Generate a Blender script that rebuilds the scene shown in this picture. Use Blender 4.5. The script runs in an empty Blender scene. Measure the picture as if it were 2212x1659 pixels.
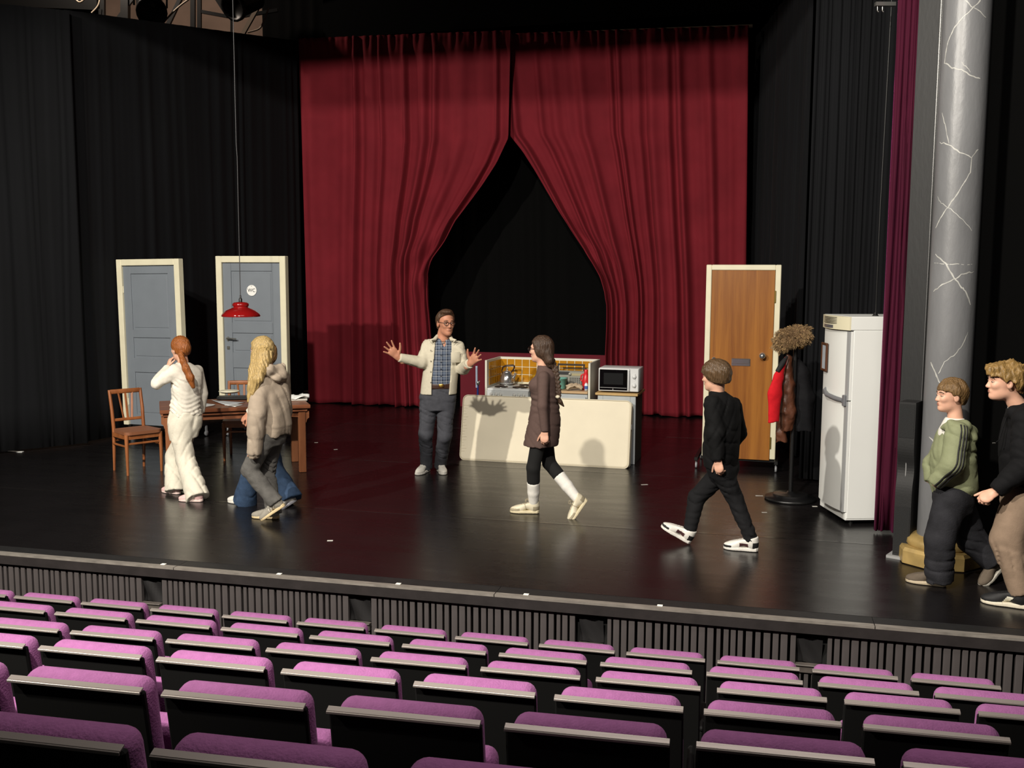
import bpy, bmesh, math, random
import numpy as np
from mathutils import Vector, Matrix
random.seed(7)
rng = np.random.default_rng(7)
SC = bpy.context.scene
COL = SC.collection
PI = math.pi

# ------------------------------------------------------------------ camera
FPX, CAMH = 2150.0, 2.13                     # focal length in pixels of the 2212 px frame, eye height above stage
PITCH = math.atan((829.5 - 590.0) / FPX)
ROLL = math.radians(0.25)
_f = np.array([0, math.cos(PITCH), -math.sin(PITCH)])
_u0 = np.array([0, math.sin(PITCH), math.cos(PITCH)])
_r0 = np.array([1.0, 0, 0])
_r = _r0 * math.cos(ROLL) + _u0 * math.sin(ROLL)
_u = -_r0 * math.sin(ROLL) + _u0 * math.cos(ROLL)
cam_d = bpy.data.cameras.new('camera')
cam = bpy.data.objects.new('camera', cam_d)
COL.objects.link(cam)
cam.matrix_world = Matrix(((_r[0], _u[0], -_f[0], 0), (_r[1], _u[1], -_f[1], 0), (_r[2], _u[2], -_f[2], CAMH), (0, 0, 0, 1)))
cam_d.sensor_width = 36.0
cam_d.lens = FPX * 36.0 / 2212.0
cam_d.clip_start = 0.05
cam_d.clip_end = 200
SC.camera = cam

# ------------------------------------------------------------------ light and exposure
SC.view_settings.view_transform = 'Standard'
SC.view_settings.look = 'None'
SC.view_settings.gamma = 1.0
SC.view_settings.use_curve_mapping = False
SC.view_settings.exposure = 0.0
W = bpy.data.worlds.new('world'); SC.world = W; W.use_nodes = True
W.node_tree.nodes['Background'].inputs[0].default_value = (1.0, 0.94, 0.88, 1)
W.node_tree.nodes['Background'].inputs[1].default_value = 0.012

def aim(o, target):
    d = Vector(target) - o.location
    o.rotation_euler = d.to_track_quat('-Z', 'Y').to_euler()

def spot(name, loc, target, power, angle, radius, color, blend=0.35):
    l = bpy.data.lights.new(name, 'SPOT'); l.energy = power; l.spot_size = math.radians(angle)
    l.spot_blend = blend; l.shadow_soft_size = radius; l.color = color
    o = bpy.data.objects.new(name, l); COL.objects.link(o); o.location = loc; aim(o, target)
    return o

def area(name, loc, target, power, sx, sy, color):
    l = bpy.data.lights.new(name, 'AREA'); l.energy = power; l.shape = 'RECTANGLE'; l.size = sx; l.size_y = sy; l.color = color
    o = bpy.data.objects.new(name, l); COL.objects.link(o); o.location = loc; aim(o, target)
    return o

spot('front_of_house_spot', (-2.2, 0.0, 6.6), (-0.4, 10.5, 0.8), 3400, 75, 0.11, (1.0, 0.93, 0.82))
spot('front_of_house_spot', (-6.5, 1.5, 6.0), (0.2, 10.0, 0.8), 4000, 80, 0.11, (1.0, 0.93, 0.82))
area('house_light', (0.6, 3.0, 6.8), (0.8, 5.6, 0), 215, 4.0, 1.2, (1.0, 0.92, 0.85))
_wl = bpy.data.lights.new('back_wall_fill', 'POINT'); _wl.energy = 260; _wl.color = (1.0, 0.84, 0.7); _wl.shadow_soft_size = 0.1  # unseen lamp added to brighten the brown back wall
_wo = bpy.data.objects.new('back_wall_fill', _wl); COL.objects.link(_wo); _wo.location = (-6.6, 15.4, 7.6)

# ------------------------------------------------------------------ pixel helpers (photo pixel -> place in the room)
def ray(x, y):
    return _f + _r * (x - 1106.0) / FPX + _u * (829.5 - y) / FPX
def on(x, y, z=0.0):                 # the point at height z seen at this pixel
    d = ray(x, y); return np.array([0, 0, CAMH]) + d * (z - CAMH) / d[2]
def at(x, y, Y):                     # the point at distance Y seen at this pixel
    d = ray(x, y); return np.array([0, 0, CAMH]) + d * Y / d[1]

# ------------------------------------------------------------------ materials
def lin(c):
    return tuple(((v / 12.92) if v <= 0.04045 else ((v + 0.055) / 1.055) ** 2.4) for v in c)
def hexc(h):
    return lin(tuple(int(h[i:i + 2], 16) / 255 for i in (0, 2, 4)))
MATS = {}
def mat(name, color, rough=0.6, metal=0.0, noise=None, bump=None, sheen=0.0, spec=0.5, coat=0.0, stretch=(1, 1, 1), trans=0.0, emit=0.0, sheen_tint=None):
    """noise=(scale, amount) varies the colour; bump=(scale, strength)"""
    if name in MATS: return MATS[name]
    m = bpy.data.materials.new(name); m.use_nodes = True
    nt = m.node_tree; b = nt.nodes['Principled BSDF']
    c = hexc(color) if isinstance(color, str) else color
    b.inputs['Base Color'].default_value = (*c, 1)
    b.inputs['Roughness'].default_value = rough
    b.inputs['Metallic'].default_value = metal
    b.inputs['Specular IOR Level'].default_value = spec
    if sheen:
        b.inputs['Sheen Weight'].default_value = sheen
        b.inputs['Sheen Roughness'].default_value = 0.4
        b.inputs['Sheen Tint'].default_value = (*(sheen_tint or c), 1)
    if coat:
        b.inputs['Coat Weight'].default_value = coat; b.inputs['Coat Roughness'].default_value = 0.08
    if trans: b.inputs['Transmission Weight'].default_value = trans
    if emit:
        b.inputs['Emission Color'].default_value = (*c, 1); b.inputs['Emission Strength'].default_value = emit
    if noise or bump:
        tc = nt.nodes.new('ShaderNodeTexCoord'); mp = nt.nodes.new('ShaderNodeMapping')
        mp.inputs['Scale'].default_value = stretch
        nt.links.new(tc.outputs['Object'], mp.inputs['Vector'])
    if noise:
        n = nt.nodes.new('ShaderNodeTexNoise'); n.inputs['Scale'].default_value = noise[0]; n.inputs['Detail'].default_value = 5
        nt.links.new(mp.outputs['Vector'], n.inputs['Vector'])
        r = nt.nodes.new('ShaderNodeMapRange'); r.inputs['From Min'].default_value = 0.25; r.inputs['From Max'].default_value = 0.75
        r.inputs['To Min'].default_value = 1 - noise[1]; r.inputs['To Max'].default_value = 1 + noise[1]
        nt.links.new(n.outputs['Fac'], r.inputs['Value'])
        mx = nt.nodes.new('ShaderNodeMix'); mx.data_type = 'RGBA'; mx.blend_type = 'MULTIPLY'; mx.inputs[0].default_value = 1
        mx.inputs[6].default_value = (*c, 1)
        nt.links.new(r.outputs['Result'], mx.inputs[7])
        nt.links.new(mx.outputs[2], b.inputs['Base Color'])
    if bump:
        n2 = nt.nodes.new('ShaderNodeTexNoise'); n2.inputs['Scale'].default_value = bump[0]; n2.inputs['Detail'].default_value = 4
        nt.links.new(mp.outputs['Vector'], n2.inputs['Vector'])
        bp = nt.nodes.new('ShaderNodeBump'); bp.inputs['Strength'].default_value = bump[1]; bp.inputs['Distance'].default_value = 0.02
        nt.links.new(n2.outputs['Fac'], bp.inputs['Height'])
        nt.links.new(bp.outputs['Normal'], b.inputs['Normal'])
    MATS[name] = m
    return m

# ------------------------------------------------------------------ mesh helpers
class MB:
    def __init__(s): s.v = []; s.f = []; s.mi = []; s.sm = []
    def add(s, verts, faces, m=0, smooth=False):
        o = len(s.v); s.v += [tuple(map(float, p)) for p in verts]
        for f in faces: s.f.append(tuple(i + o for i in f)); s.mi.append(m); s.sm.append(smooth)
        return s
    def box(s, c, size, rot=None, bevel=0.0, m=0, seg=1):
        hx, hy, hz = size[0] / 2, size[1] / 2, size[2] / 2
        R = rot if rot is not None else Matrix.Identity(3)
        if bevel > 0:
            bm = bmesh.new(); bmesh.ops.create_cube(bm, size=1)
            bmesh.ops.scale(bm, vec=(size[0], size[1], size[2]), verts=bm.verts)
            bmesh.ops.bevel(bm, geom=bm.edges[:], offset=min(bevel, min(size) * 0.49), segments=seg, affect='EDGES', profile=0.5)
            bm.verts.index_update()
            vs = [R @ v.co + Vector(c) for v in bm.verts]; fs = [[v.index for v in f.verts] for f in bm.faces]
            bm.free(); return s.add(vs, fs, m, seg > 1)
        vs = [R @ Vector((x, y, z)) + Vector(c) for x in (-hx, hx) for y in (-hy, hy) for z in (-hz, hz)]
        return s.add(vs, [(0, 1, 3, 2), (4, 6, 7, 5), (0, 4, 5, 1), (2, 3, 7, 6), (0, 2, 6, 4), (1, 5, 7, 3)], m)
    def bar(s, a, b, w, h, m=0, bevel=0.0):
        a = Vector(a); b = Vector(b); d = b - a; L = d.length
        q = d.to_track_quat('Z', 'Y').to_matrix()
        return s.box((a + b) / 2, (w, h, L), q, bevel, m)
    def tube(s, path, r, n=8, m=0, caps=True):
        P = [Vector(p) for p in path]; k = len(P)
        rr = r if isinstance(r, (list, tuple)) else [r] * k
        vs = []; up = None
        for i in range(k):
            t = (P[min(i + 1, k - 1)] - P[max(i - 1, 0)]).normalized()
            if up is None:
                up = Vector((0, 0, 1)) if abs(t.z) < 0.9 else Vector((1, 0, 0))
            x = t.cross(up).normalized(); up = x.cross(t).normalized()
            for j in range(n):
                a = 2 * PI * j / n
                vs.append(P[i] + (x * math.cos(a) + up * math.sin(a)) * rr[i])
        fs = [(i * n + j, i * n + (j + 1) % n, (i + 1) * n + (j + 1) % n, (i + 1) * n + j) for i in range(k - 1) for j in range(n)]
        s.add(vs, fs, m, True)
        if caps: s.add([vs[j] for j in range(n)], [tuple(range(n))[::-1]], m); s.add(vs[-n:], [tuple(range(n))], m)
        return s
    def lathe(s, prof, n=24, c=(0, 0, 0), m=0, rot=None, smooth=True):
        vs = []
        for r, z in prof:
            for j in range(n):
                a = 2 * PI * j / n; p = Vector((r * math.cos(a), r * math.sin(a), z))
                if rot is not None: p = rot @ p
                vs.append(p + Vector(c))
        k = len(prof)
        fs = [(i * n + j, i * n + (j + 1) % n, (i + 1) * n + (j + 1) % n, (i + 1) * n + j) for i in range(k - 1) for j in range(n)]
        s.add(vs, fs, m, smooth)
        if prof[0][0] > 1e-5: s.add(vs[:n], [tuple(range(n))[::-1]], m)
        if prof[-1][0] > 1e-5: s.add(vs[-n:], [tuple(range(n))], m)
        return s
    def prism(s, outline, y0, y1, m=0, plane='xz'):
        n = len(outline)
        def pt(a, b, t): return (a, t, b) if plane == 'xz' else ((a, b, t) if plane == 'xy' else (t, a, b))
        vs = [pt(a, b, y0) for a, b in outline] + [pt(a, b, y1) for a, b in outline]
        fs = [tuple(range(n))[::-1], tuple(range(n, 2 * n))] + [(i, (i + 1) % n, n + (i + 1) % n, n + i) for i in range(n)]
        return s.add(vs, fs, m)
    def grid(s, P, m=0, smooth=True):
        nu, nv = P.shape[:2]
        return s.add(P.reshape(-1, 3), [(i * nv + j, (i + 1) * nv + j, (i + 1) * nv + j + 1, i * nv + j + 1) for i in range(nu - 1) for j in range(nv - 1)], m, smooth)
    def mesh(s, name, mats):
        me = bpy.data.meshes.new(name); me.from_pydata(s.v, [], s.f)
        for m in (mats if isinstance(mats, (list, tuple)) else [mats]): me.materials.append(m)
        me.polygons.foreach_set('material_index', s.mi); me.polygons.foreach_set('use_smooth', s.sm)
        bm = bmesh.new(); bm.from_mesh(me); bmesh.ops.recalc_face_normals(bm, faces=bm.faces); bm.to_mesh(me); bm.free()
        me.update(); return me
    def build(s, name, mats, parent=None, loc=(0, 0, 0), rz=0.0):
        return link(name, s.mesh(name, mats), parent, loc, rz)

def link(name, me, parent=None, loc=(0, 0, 0), rz=0.0):
    o = bpy.data.objects.new(name, me); COL.objects.link(o); o.location = tuple(float(v) for v in loc); o.rotation_euler = (0, 0, rz)
    if parent is not None: o.parent = parent
    return o
def thing(name, label, cat, loc=(0, 0, 0), rz=0.0, group=None):
    o = link(name, None, None, loc, rz); return tag(o, label, cat, group)
def tag(o, label, cat, group=None):
    o['label'] = label; o['category'] = cat
    if group: o['group'] = group
    return o
def struct(o): o['kind'] = 'structure'; return o
def copy_tree(o, parent=None):
    c = o.copy(); COL.objects.link(c); c.parent = parent
    for ch in list(o.children): copy_tree(ch, c)
    return c
def rotz(a): return Matrix.Rotation(a, 3, 'Z')
def arc(c, r, a0, a1, n, plane='xz'):
    out = []
    for i in range(n + 1):
        a = a0 + (a1 - a0) * i / n
        out.append((c[0] + r * math.cos(a), c[1] + r * math.sin(a)))
    return out
def rrect(x0, y0, x1, y1, r, n=4):
    return (arc((x1 - r, y0 + r), r, -PI / 2, 0, n) + arc((x1 - r, y1 - r), r, 0, PI / 2, n) +
            arc((x0 + r, y1 - r), r, PI / 2, PI, n) + arc((x0 + r, y0 + r), r, PI, 1.5 * PI, n))
def text_mesh(txt, size, depth=0.001):
    cu = bpy.data.curves.new('lettering', 'FONT'); cu.body = txt; cu.size = size; cu.extrude = depth
    cu.align_x = 'CENTER'; cu.align_y = 'CENTER'
    ob = bpy.data.objects.new('tmp', cu); COL.objects.link(ob)
    dg = bpy.context.evaluated_depsgraph_get(); dg.update()
    me = bpy.data.meshes.new_from_object(ob.evaluated_get(dg))
    bpy.data.objects.remove(ob); bpy.data.curves.remove(cu)
    return me

# stage frame: e runs along the stage edge (to the right), n runs upstage
YAW = math.radians(13.85)
E2 = np.array([math.cos(YAW), -math.sin(YAW), 0]); N2 = np.array([math.sin(YAW), math.cos(YAW), 0])
EDGE = on(0, 1193)                                # a point of the stage edge
def stg(u, v, z=0.0):                             # u along the edge from EDGE, v upstage
    return EDGE + E2 * u + N2 * v + np.array([0, 0, z])
SROT = -YAW
# ================================================================== THE SETTING
M_floor = mat('stage_vinyl', '131112', 0.30, noise=(1.6, 0.25), bump=(9, 0.03), spec=0.55)
_nt = M_floor.node_tree; _b = _nt.nodes['Principled BSDF']
_tc = _nt.nodes.new('ShaderNodeTexCoord'); _mp = _nt.nodes.new('ShaderNodeMapping'); _mp.inputs['Scale'].default_value = (0.5, 3.0, 1.0)
_n = _nt.nodes.new('ShaderNodeTexNoise'); _n.inputs['Scale'].default_value = 2.2; _n.inputs['Detail'].default_value = 6
_rr = _nt.nodes.new('ShaderNodeMapRange'); _rr.inputs['From Min'].default_value = .3; _rr.inputs['From Max'].default_value = .7; _rr.inputs['To Min'].default_value = .25; _rr.inputs['To Max'].default_value = .31
_nt.links.new(_tc.outputs['Object'], _mp.inputs[0]); _nt.links.new(_mp.outputs[0], _n.inputs['Vector']); _nt.links.new(_n.outputs['Fac'], _rr.inputs['Value']); _nt.links.new(_rr.outputs['Result'], _b.inputs['Roughness'])
M_tape = mat('seam_tape', '181616', 0.22)
M_black = mat('black_cloth', '0c0d10', 0.9, noise=(3, 0.25), sheen=0.12, sheen_tint=(0.1, 0.1, 0.11), stretch=(1, 1, 0.2), spec=0.2)
M_black2 = mat('black_backcloth', '090909', 0.95, spec=0.1)
M_blackpaint = mat('black_paint', '1b1b1c', 0.5, noise=(14, 0.2), bump=(30, 0.05))
M_red = mat('red_velvet', '751f29', 0.85, noise=(2.5, 0.14), sheen=0.25, sheen_tint=(0.35, 0.05, 0.06), spec=0.15, bump=(120, 0.08))
M_wine = mat('wine_velvet', '3f0d22', 0.85, noise=(2.5, 0.14), sheen=0.3, sheen_tint=(0.4, 0.05, 0.2), spec=0.15)
M_slat = mat('slat_wood', '454040', 0.6, noise=(18, 0.2), stretch=(1, 1, 0.15))
M_steel = mat('black_steel', '141414', 0.45, metal=0.3)

# stage floor: vinyl strips laid along the stage edge, tape over the seams
fl = struct(link('floor', None, None, stg(0, 0), SROT))
seams = [0.0, 1.95, 4.24, 6.8, 9.6, 12.5]
for i in range(len(seams) - 1):
    a, b = seams[i] + (0.16 if i == 0 else 0.002), seams[i + 1] - 0.002
    MB().box((4.0, (a + b) / 2, -0.03), (24.0, b - a, 0.06)).build('vinyl_strip', M_floor, fl)
for s in seams[1:-1]:
    MB().box((4.0, s, 0.0004), (24.0, 0.045, 0.0012)).build('seam_tape', M_tape, fl)
MB().box((4.0, 6.3, -0.5), (24.0, 12.2, 0.86)).build('platform', M_steel, fl)

# stage edge: metal capping plates and painted nosing beam
tr = struct(link('trim_1', None, None, stg(0, 0), SROT))
M_cap = mat('worn_edge_plate', '8d8780', 0.42, metal=0.35, noise=(9, 0.3), bump=(20, 0.1), stretch=(1, 6, 1))
cuts = [-8.0, -5.6, -3.2, -0.85, 1.5, 3.9, 6.3, 8.7, 11.1, 13.5]
for a, b in zip(cuts[:-1], cuts[1:]):
    MB().box(((a + b) / 2, 0.000, -0.006), (b - a - 0.006, 0.05, 0.016)).build('edge_plate', M_cap, tr)
    MB().box(((a + b) / 2, 0.094, -0.012), (b - a - 0.003, 0.13, 0.022)).build('edge_board', M_blackpaint, tr)
MB().box((3.0, 0.02, -0.048), (22, 0.09, 0.066)).build('nosing_beam', mat('nosing_paint', '262222', 0.5, noise=(8, 0.25), bump=(25, 0.05)), tr)

# stage front: dark backing, single slats, four cable recesses
wf = struct(link('wall_stage_front', None, None, stg(0, 0), SROT))
MB().box((3.0, 0.075, -0.55), (22, 0.03, 0.92)).build('backing', mat('slat_backing', '050505', 0.9), wf)
rec = []
for px, py in ((325, 1275), (775, 1318), (1276, 1362), (1748, 1405)):
    g = at(px, py, 6.8); d = ray(px, py)                       # where the ray meets the stage-front plane
    t = np.dot(EDGE - np.array([0, 0, CAMH]), N2) / np.dot(d, N2); g = np.array([0, 0, CAMH]) + d * t
    rec.append(float(np.dot(g - EDGE, E2)))
slm = {}
x = -2.2
while x < 10.2:
    w = random.choice([0.026, 0.032, 0.036, 0.040, 0.042])
    c = x + w / 2
    short = any(abs(c - r) < 0.085 for r in rec)
    key = (w, short)
    if key not in slm:
        slm[key] = (MB().box((0, 0, -0.47), (w, 0.035, 0.76), bevel=0.002) if not short else MB().box((0, 0, -0.60), (w, 0.03, 0.5), bevel=0.002)).mesh('slat', M_slat)
    link('slat', slm[key], wf, (c, 0.02, 0.0))
    x += w + random.choice([0.012, 0.014, 0.018])
for r in rec:
    MB().box((r, 0.02, -0.318), (0.165, 0.06, 0.05), bevel=0.006).box((r, 0.005, -0.291), (0.165, 0.05, 0.01), bevel=0.003).build('recess_ledge', mat('ledge', '4f4945', 0.5, noise=(20, .2)), wf)
    P = np.zeros((9, 9, 3))
    for i in range(9):
        for j in range(9):
            P[i, j] = (r - 0.08 + 0.02 * i, 0.045 + 0.012 * math.sin(i * 0.9 + j * 0.5) - 0.002 * j, -0.29 + 0.02 * j)
    MB().grid(P).build('recess_flap', mat('rubber_flap', '1d1c1d', 0.55), wf)

# auditorium tiers, one per seat row (bar left end x, y, z ; yaw)
ROWS = [((-3.245, 6.298, 0.020), 13.39), ((-2.495, 5.264, 0.276), 13.06), ((-2.087, 4.549, 0.436), 12.1),
        ((-1.807, 3.668, 0.702), 12.32), ((-1.486, 2.822, 0.939), 11.67), ((-0.718, 1.886, 1.180), 11.7)]
RAIL = 0.86
fa = struct(link('floor_auditorium', None, None, (0, 0, 0)))
M_carpet = mat('dark_carpet', '0b0a0b', 0.95, bump=(200, 0.2), spec=0.1)
for k, ((x0, y0, z0), yw) in enumerate(ROWS):
    a = math.radians(yw); zf = z0 - RAIL
    dep = 0.82 if k else 1.9
    cx, cy = x0 + math.cos(a) * 3.0, y0 - math.sin(a) * 3.0
    off = 0.18 if k else 0.55
    MB().box((0, off, -0.3 - k * 0.1), (16, dep, 0.6 + 0.2 * k)).build('tier', M_carpet, fa, (cx, cy, zf), -a)

# ------------------------------------------------------------------ curtains
def fold_profile(s, n, seed, sharp=0.35):
    r = np.random.default_rng(seed)
    ph = r.uniform(0, 6.28, 6)
    warp = s + 0.35 / n * np.sin(2 * PI * 3.1 * s + ph[0]) + 0.22 / n * np.sin(2 * PI * 7.3 * s + ph[1]) + 0.5 / n * np.sin(2 * PI * 1.3 * s + ph[5])
    a = np.sin(2 * PI * n * warp + ph[2])
    a = a - sharp * np.cos(4 * PI * n * warp + 2 * ph[2]) * 0.5
    amp = 0.65 + 0.35 * np.sin(2 * PI * 2.3 * s + ph[3]) * np.sin(2 * PI * 5.1 * s + ph[4])
    b = np.sin(2 * PI * n * 2.37 * s + ph[4]) * 0.11 * (0.4 + 0.6 * np.sin(2 * PI * 1.7 * s + ph[1]) ** 2)
    return a * amp + b
def drape(name, p0, p1, zb, zt0, zt1, n, amp, m, seed, nv=10, wob=0.3, label=None, cat='curtain', group=None, zb1=None):
    p0 = np.array(p0[:2], float); p1 = np.array(p1[:2], float); L = np.linalg.norm(p1 - p0)
    d = (p1 - p0) / L; nn = np.array([d[1], -d[0]])
    nu = int(n * 11) + 2
    s = np.linspace(0, 1, nu); P = np.zeros((nu, nv + 1, 3))
    for j in range(nv + 1):
        t = j / nv
        h = fold_profile(s + wob / n * np.sin(2.2 * t + 9 * s) * (1 - t), n, seed) * amp * (0.6 + 0.4 * (1 - t))
        xy = p0 + d * (s[:, None] * L) + nn * h[:, None]
        zt = zt0 + (zt1 - zt0) * s
        zz = zb + ((zb1 if zb1 is not None else zb) - zb) * s
        P[:, j, :2] = xy; P[:, j, 2] = zz + (zt - zz) * t
    o0 = P[0, 0].copy(); o0[2] = 0
    o = MB().grid(P - o0).build(name, m, None, o0)
    md = o.modifiers.new('thickness', 'SOLIDIFY'); md.thickness = 0.008; md.offset = 0
    if label: tag(o, label, cat, group)
    return o

CL, CR = on(678, 868), on(1515, 903)
cd = (CR - CL); cd[2] = 0; cd /= np.linalg.norm(cd); cn = np.array([cd[1], -cd[0], 0])   # cn points to the audience
def oncur(px, py):                  # where a pixel's ray meets the red curtain plane -> (u along, z)
    d = ray(px, py); t = np.dot(CL - np.array([0, 0, CAMH]), cn) / np.dot(d, cn)
    g = np.array([0, 0, CAMH]) + d * t
    return float(np.dot(g - CL, cd)), float(g[2])

def tied(name, outer_px, top_out, top_in, edge_px, seed, n, label, front):
    uo = oncur(*outer_px)[0]
    (ut, zt), (ui, zi) = oncur(*top_out), oncur(*top_in)
    ed = [oncur(*p) for p in edge_px]; ed.sort(key=lambda q: q[1])
    ez = np.array([q[1] for q in ed]); eu = np.array([q[0] for q in ed])
    Wd = ui - ut; nu, nv = int(n * 30), 90
    s = np.linspace(0, 1, nu)
    P = np.zeros((nu, nv + 1, 3)); r = np.random.default_rng(seed)
    ztie = 2.1
    for j in range(nv + 1):
        t = j / nv
        ztop = zt + (zi - zt) * s
        z = 0.02 + (ztop - 0.02) * t
        zm = float(z.mean())
        uin = float(np.interp(zm, ez, eu))
        c = (uin - uo) / Wd
        c = max(c, 0.56)
        p = min(2.25, 0.97 / max(1 - c, 1e-3)) if c < 1 else 1.0
        h = s - (1 - c) * s ** p
        uo_t = uo + (ut - uo) * t
        uu = uo_t + Wd * h
        g = 1 - (1 - c) * p * s ** (p - 1)              # local gather (1 = loose)
        f = fold_profile(s + 0.16 / n * np.sin(1.9 * t + 11 * s), n, seed)
        f2 = np.sin(2 * PI * n * 2.9 * s + seed) * 0.5 + np.sin(2 * PI * n * 4.1 * s + 2 * seed) * 0.3
        head = math.exp(-((1 - t) / 0.035) ** 2)
        a = (0.085 + 0.055 * (1 - np.clip(g, 0, 1))) * (1 - 0.5 * head) * (0.55 + 0.45 * min(1, (1 - t) * 3))
        dep = f * a + f2 * 0.03 * head
        # swags pulled towards the tie point
        near = np.exp(-((zm - ztie - 0.25) / 0.55) ** 2) * np.clip((s - 0.45) / 0.3, 0, 1)
        dep += near * 0.055 * np.sin(9.0 * (zm - ztie) - 16 * s + seed)
        low = max(0.0, (ztie - zm) / ztie)
        bulge = 0.10 * near
        dep = dep + bulge + front
        zz = z + (0.012 * np.sin(2 * PI * n * s * 0.5 + seed) if j == 0 else 0)
        P[:, j] = (CL[None, :] + cd[None, :] * uu[:, None] + cn[None, :] * dep[:, None])
        P[:, j, 2] = zz
    o0 = CL + cd * uo
    o = MB().grid(P - o0).build(name, M_red, None, o0)
    md = o.modifiers.new('thickness', 'SOLIDIFY'); md.thickness = 0.012; md.offset = 0
    return tag(o, label, 'curtain', 'tied back red curtains')

tied('stage_curtain', (678, 868), (655, 88), (1122, 70),
     [(1120, 72), (1112, 297), (1086, 351), (1055, 398), (1024, 439), (998, 475), (972, 522), (951, 558), (938, 590), (934, 615), (935, 660), (938, 720), (944, 800), (948, 870)],
     3, 8.5, 'left half of the red velvet stage curtain, gathered back behind the man', 0.16)
tied('stage_curtain', (1609, 906), (1617, 55), (1092, 72),
     [(1092, 75), (1108, 280), (1112, 297), (1138, 330), (1164, 372), (1190, 418), (1215, 460), (1241, 501), (1272, 543), (1288, 569), (1304, 600), (1314, 631), (1318, 662), (1316, 709), (1312, 766), (1310, 890)],
     8, 9.5, 'right half of the red velvet stage curtain, gathered back behind the microwave', 0.0)
# curtain pipe
pa, pb = CL + cd * (oncur(646, 90)[0]), CL + cd * (oncur(1625, 52)[0])
za, zb_ = oncur(646, 90)[1], oncur(1625, 52)[1]
tag(MB().tube([pa + np.array([0, 0, za]) - cn * 0.12, pb + np.array([0, 0, zb_]) - cn * 0.12], 0.025, 10).build('curtain_pipe', mat('pale_pipe', 'b9a890', 0.5)), 'pale horizontal pipe carrying the red curtains', 'pipe')
# low red panel closing the gap under the opening
u0, z0_ = oncur(985, 760); u1, z1_ = oncur(1325, 772)
Pn = []
q0 = CL + cd * u0 - cn * 0.22; q1 = CL + cd * u1 - cn * 0.22
o = MB().box((0, 0, 0.42), (u1 - u0, 0.04, 0.86), bevel=0.01).build('low_panel', M_wine if False else mat('red_flat_cloth', '6a1424', 0.9, noise=(3, .1), sheen=0.2), None, ((q0 + q1) / 2) * np.array([1, 1, 0]), math.atan2(cd[1], cd[0]))
tag(o, 'low dark red cloth covered panel across the curtain opening', 'panel')
o.scale = (1, 1, (z0_ + z1_) / 2 / 0.85)

# black cloths
bk0 = CL + cd * (-1.5) - cn * 1.3; bk1 = CL + cd * 8.8 - cn * 1.3
drape('backdrop_curtain', bk0, bk1, 0.02, 6.9, 6.9, 30, 0.05, M_black2, 21, label='black backdrop cloth seen through the opening between the red curtains')
drape('masking_curtain', (-5.30, 12.15), (-3.40, 16.08), 0.03, at(140, 21, 12.15)[2], at(654, 88, 16.08)[2], 19, 0.014, M_black, 31, label='tall black side curtain running behind the lavatory door to the red curtain', group='black masking curtains')
drape('masking_curtain', (-6.10, 11.35), (-5.22, 12.10), 0.03, at(0, 3, 11.4)[2], at(150, 23, 12.1)[2], 5, 0.013, M_black, 32, label='tall black side curtain standing left of the lone panelled door', group='black masking curtains')
drape('masking_curtain', (-7.6, 11.0), (-6.0, 11.30), 0.03, 5.1, 5.2, 9, 0.03, M_black2, 33, label='black curtain at the far left edge of the stage', group='black masking curtains')
drape('masking_curtain', (3.60, 15.2), (3.30, 11.4), 0.03, 5.62, 5.55, 24, 0.035, M_black, 34, label='pleated black curtain right of the red curtain behind the wooden door', group='black masking curtains')
drape('masking_curtain', (2.98, 10.15), (3.62, 9.92), 0.03, 5.6, 5.6, 9, 0.03, M_black, 35, label='narrow black curtain hanging behind the coat stand', group='black masking curtains')
drape('masking_curtain', (3.45, 9.5), (4.3, 9.3), 0.03, 5.6, 5.6, 8, 0.02, M_black, 36, label='black curtain behind the refrigerator', group='black masking curtains')
drape('masking_curtain', (3.75, 11.45), (6.4, 11.0), 0.03, 6.2, 6.2, 16, 0.03, M_black2, 39, label='black curtain closing the dark wing behind the coat stand', group='black masking curtains')
drape('house_curtain', (3.02, 8.10), (3.26, 8.02), 0.02, 4.9, 4.9, 2.6, 0.055, M_wine, 37, nv=14, label='drawn wine coloured house curtain hanging beside the refrigerator')
drape('masking_curtain', (3.95, 7.35), (5.6, 6.95), 0.02, 4.6, 4.6, 13, 0.03, M_black2, 38, label='black curtain at the right edge behind the boy in the black hoodie', group='black masking curtains')
# black borders
def flat(name, p0, p1, z0, z1, th, m):
    p0 = np.array(p0, float); p1 = np.array(p1, float); c = (p0 + p1) / 2
    L = np.linalg.norm(p1 - p0); a = math.atan2(p1[1] - p0[1], p1[0] - p0[0])
    return MB().box((0, 0, (z0 + z1) / 2), (L, th, z1 - z0)).build(name, m, None, (c[0], c[1], 0), a)
b0 = CL + cd * 0.0 + cn * 0.0; b1 = CL + cd * 8.0
o = flat('border_curtain', (b0 - cn * 0.6)[:2], (b1 - cn * 0.6)[:2], 5.95, 8.6, 0.04, M_black2); tag(o, 'black border cloth above the red curtain', 'curtain')
struct(flat('wall_back', (-10.5, 20.3), (8.5, 16.9), 0, 9.5, 0.1, mat('brown_plaster', '8a7466', 0.85, noise=(1.5, 0.25), bump=(12, 0.08))))
struct(flat('wall_proscenium_header', stg(-6, 0.6)[:2], stg(13, 0.6)[:2], 5.70, 9.4, 0.12, M_blackpaint))
struct(flat('wall_right', (4.2, 6.9), (8.6, 13.5), 0, 9.4, 0.1, M_blackpaint))
struct(flat('wall_left', (-8.4, 10.0), (-10.4, 20.2), 0, 9.4, 0.1, M_blackpaint))
struct(MB().box((0, 9.5, 9.5), (24, 20, 0.1)).build('ceiling', M_blackpaint))

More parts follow.
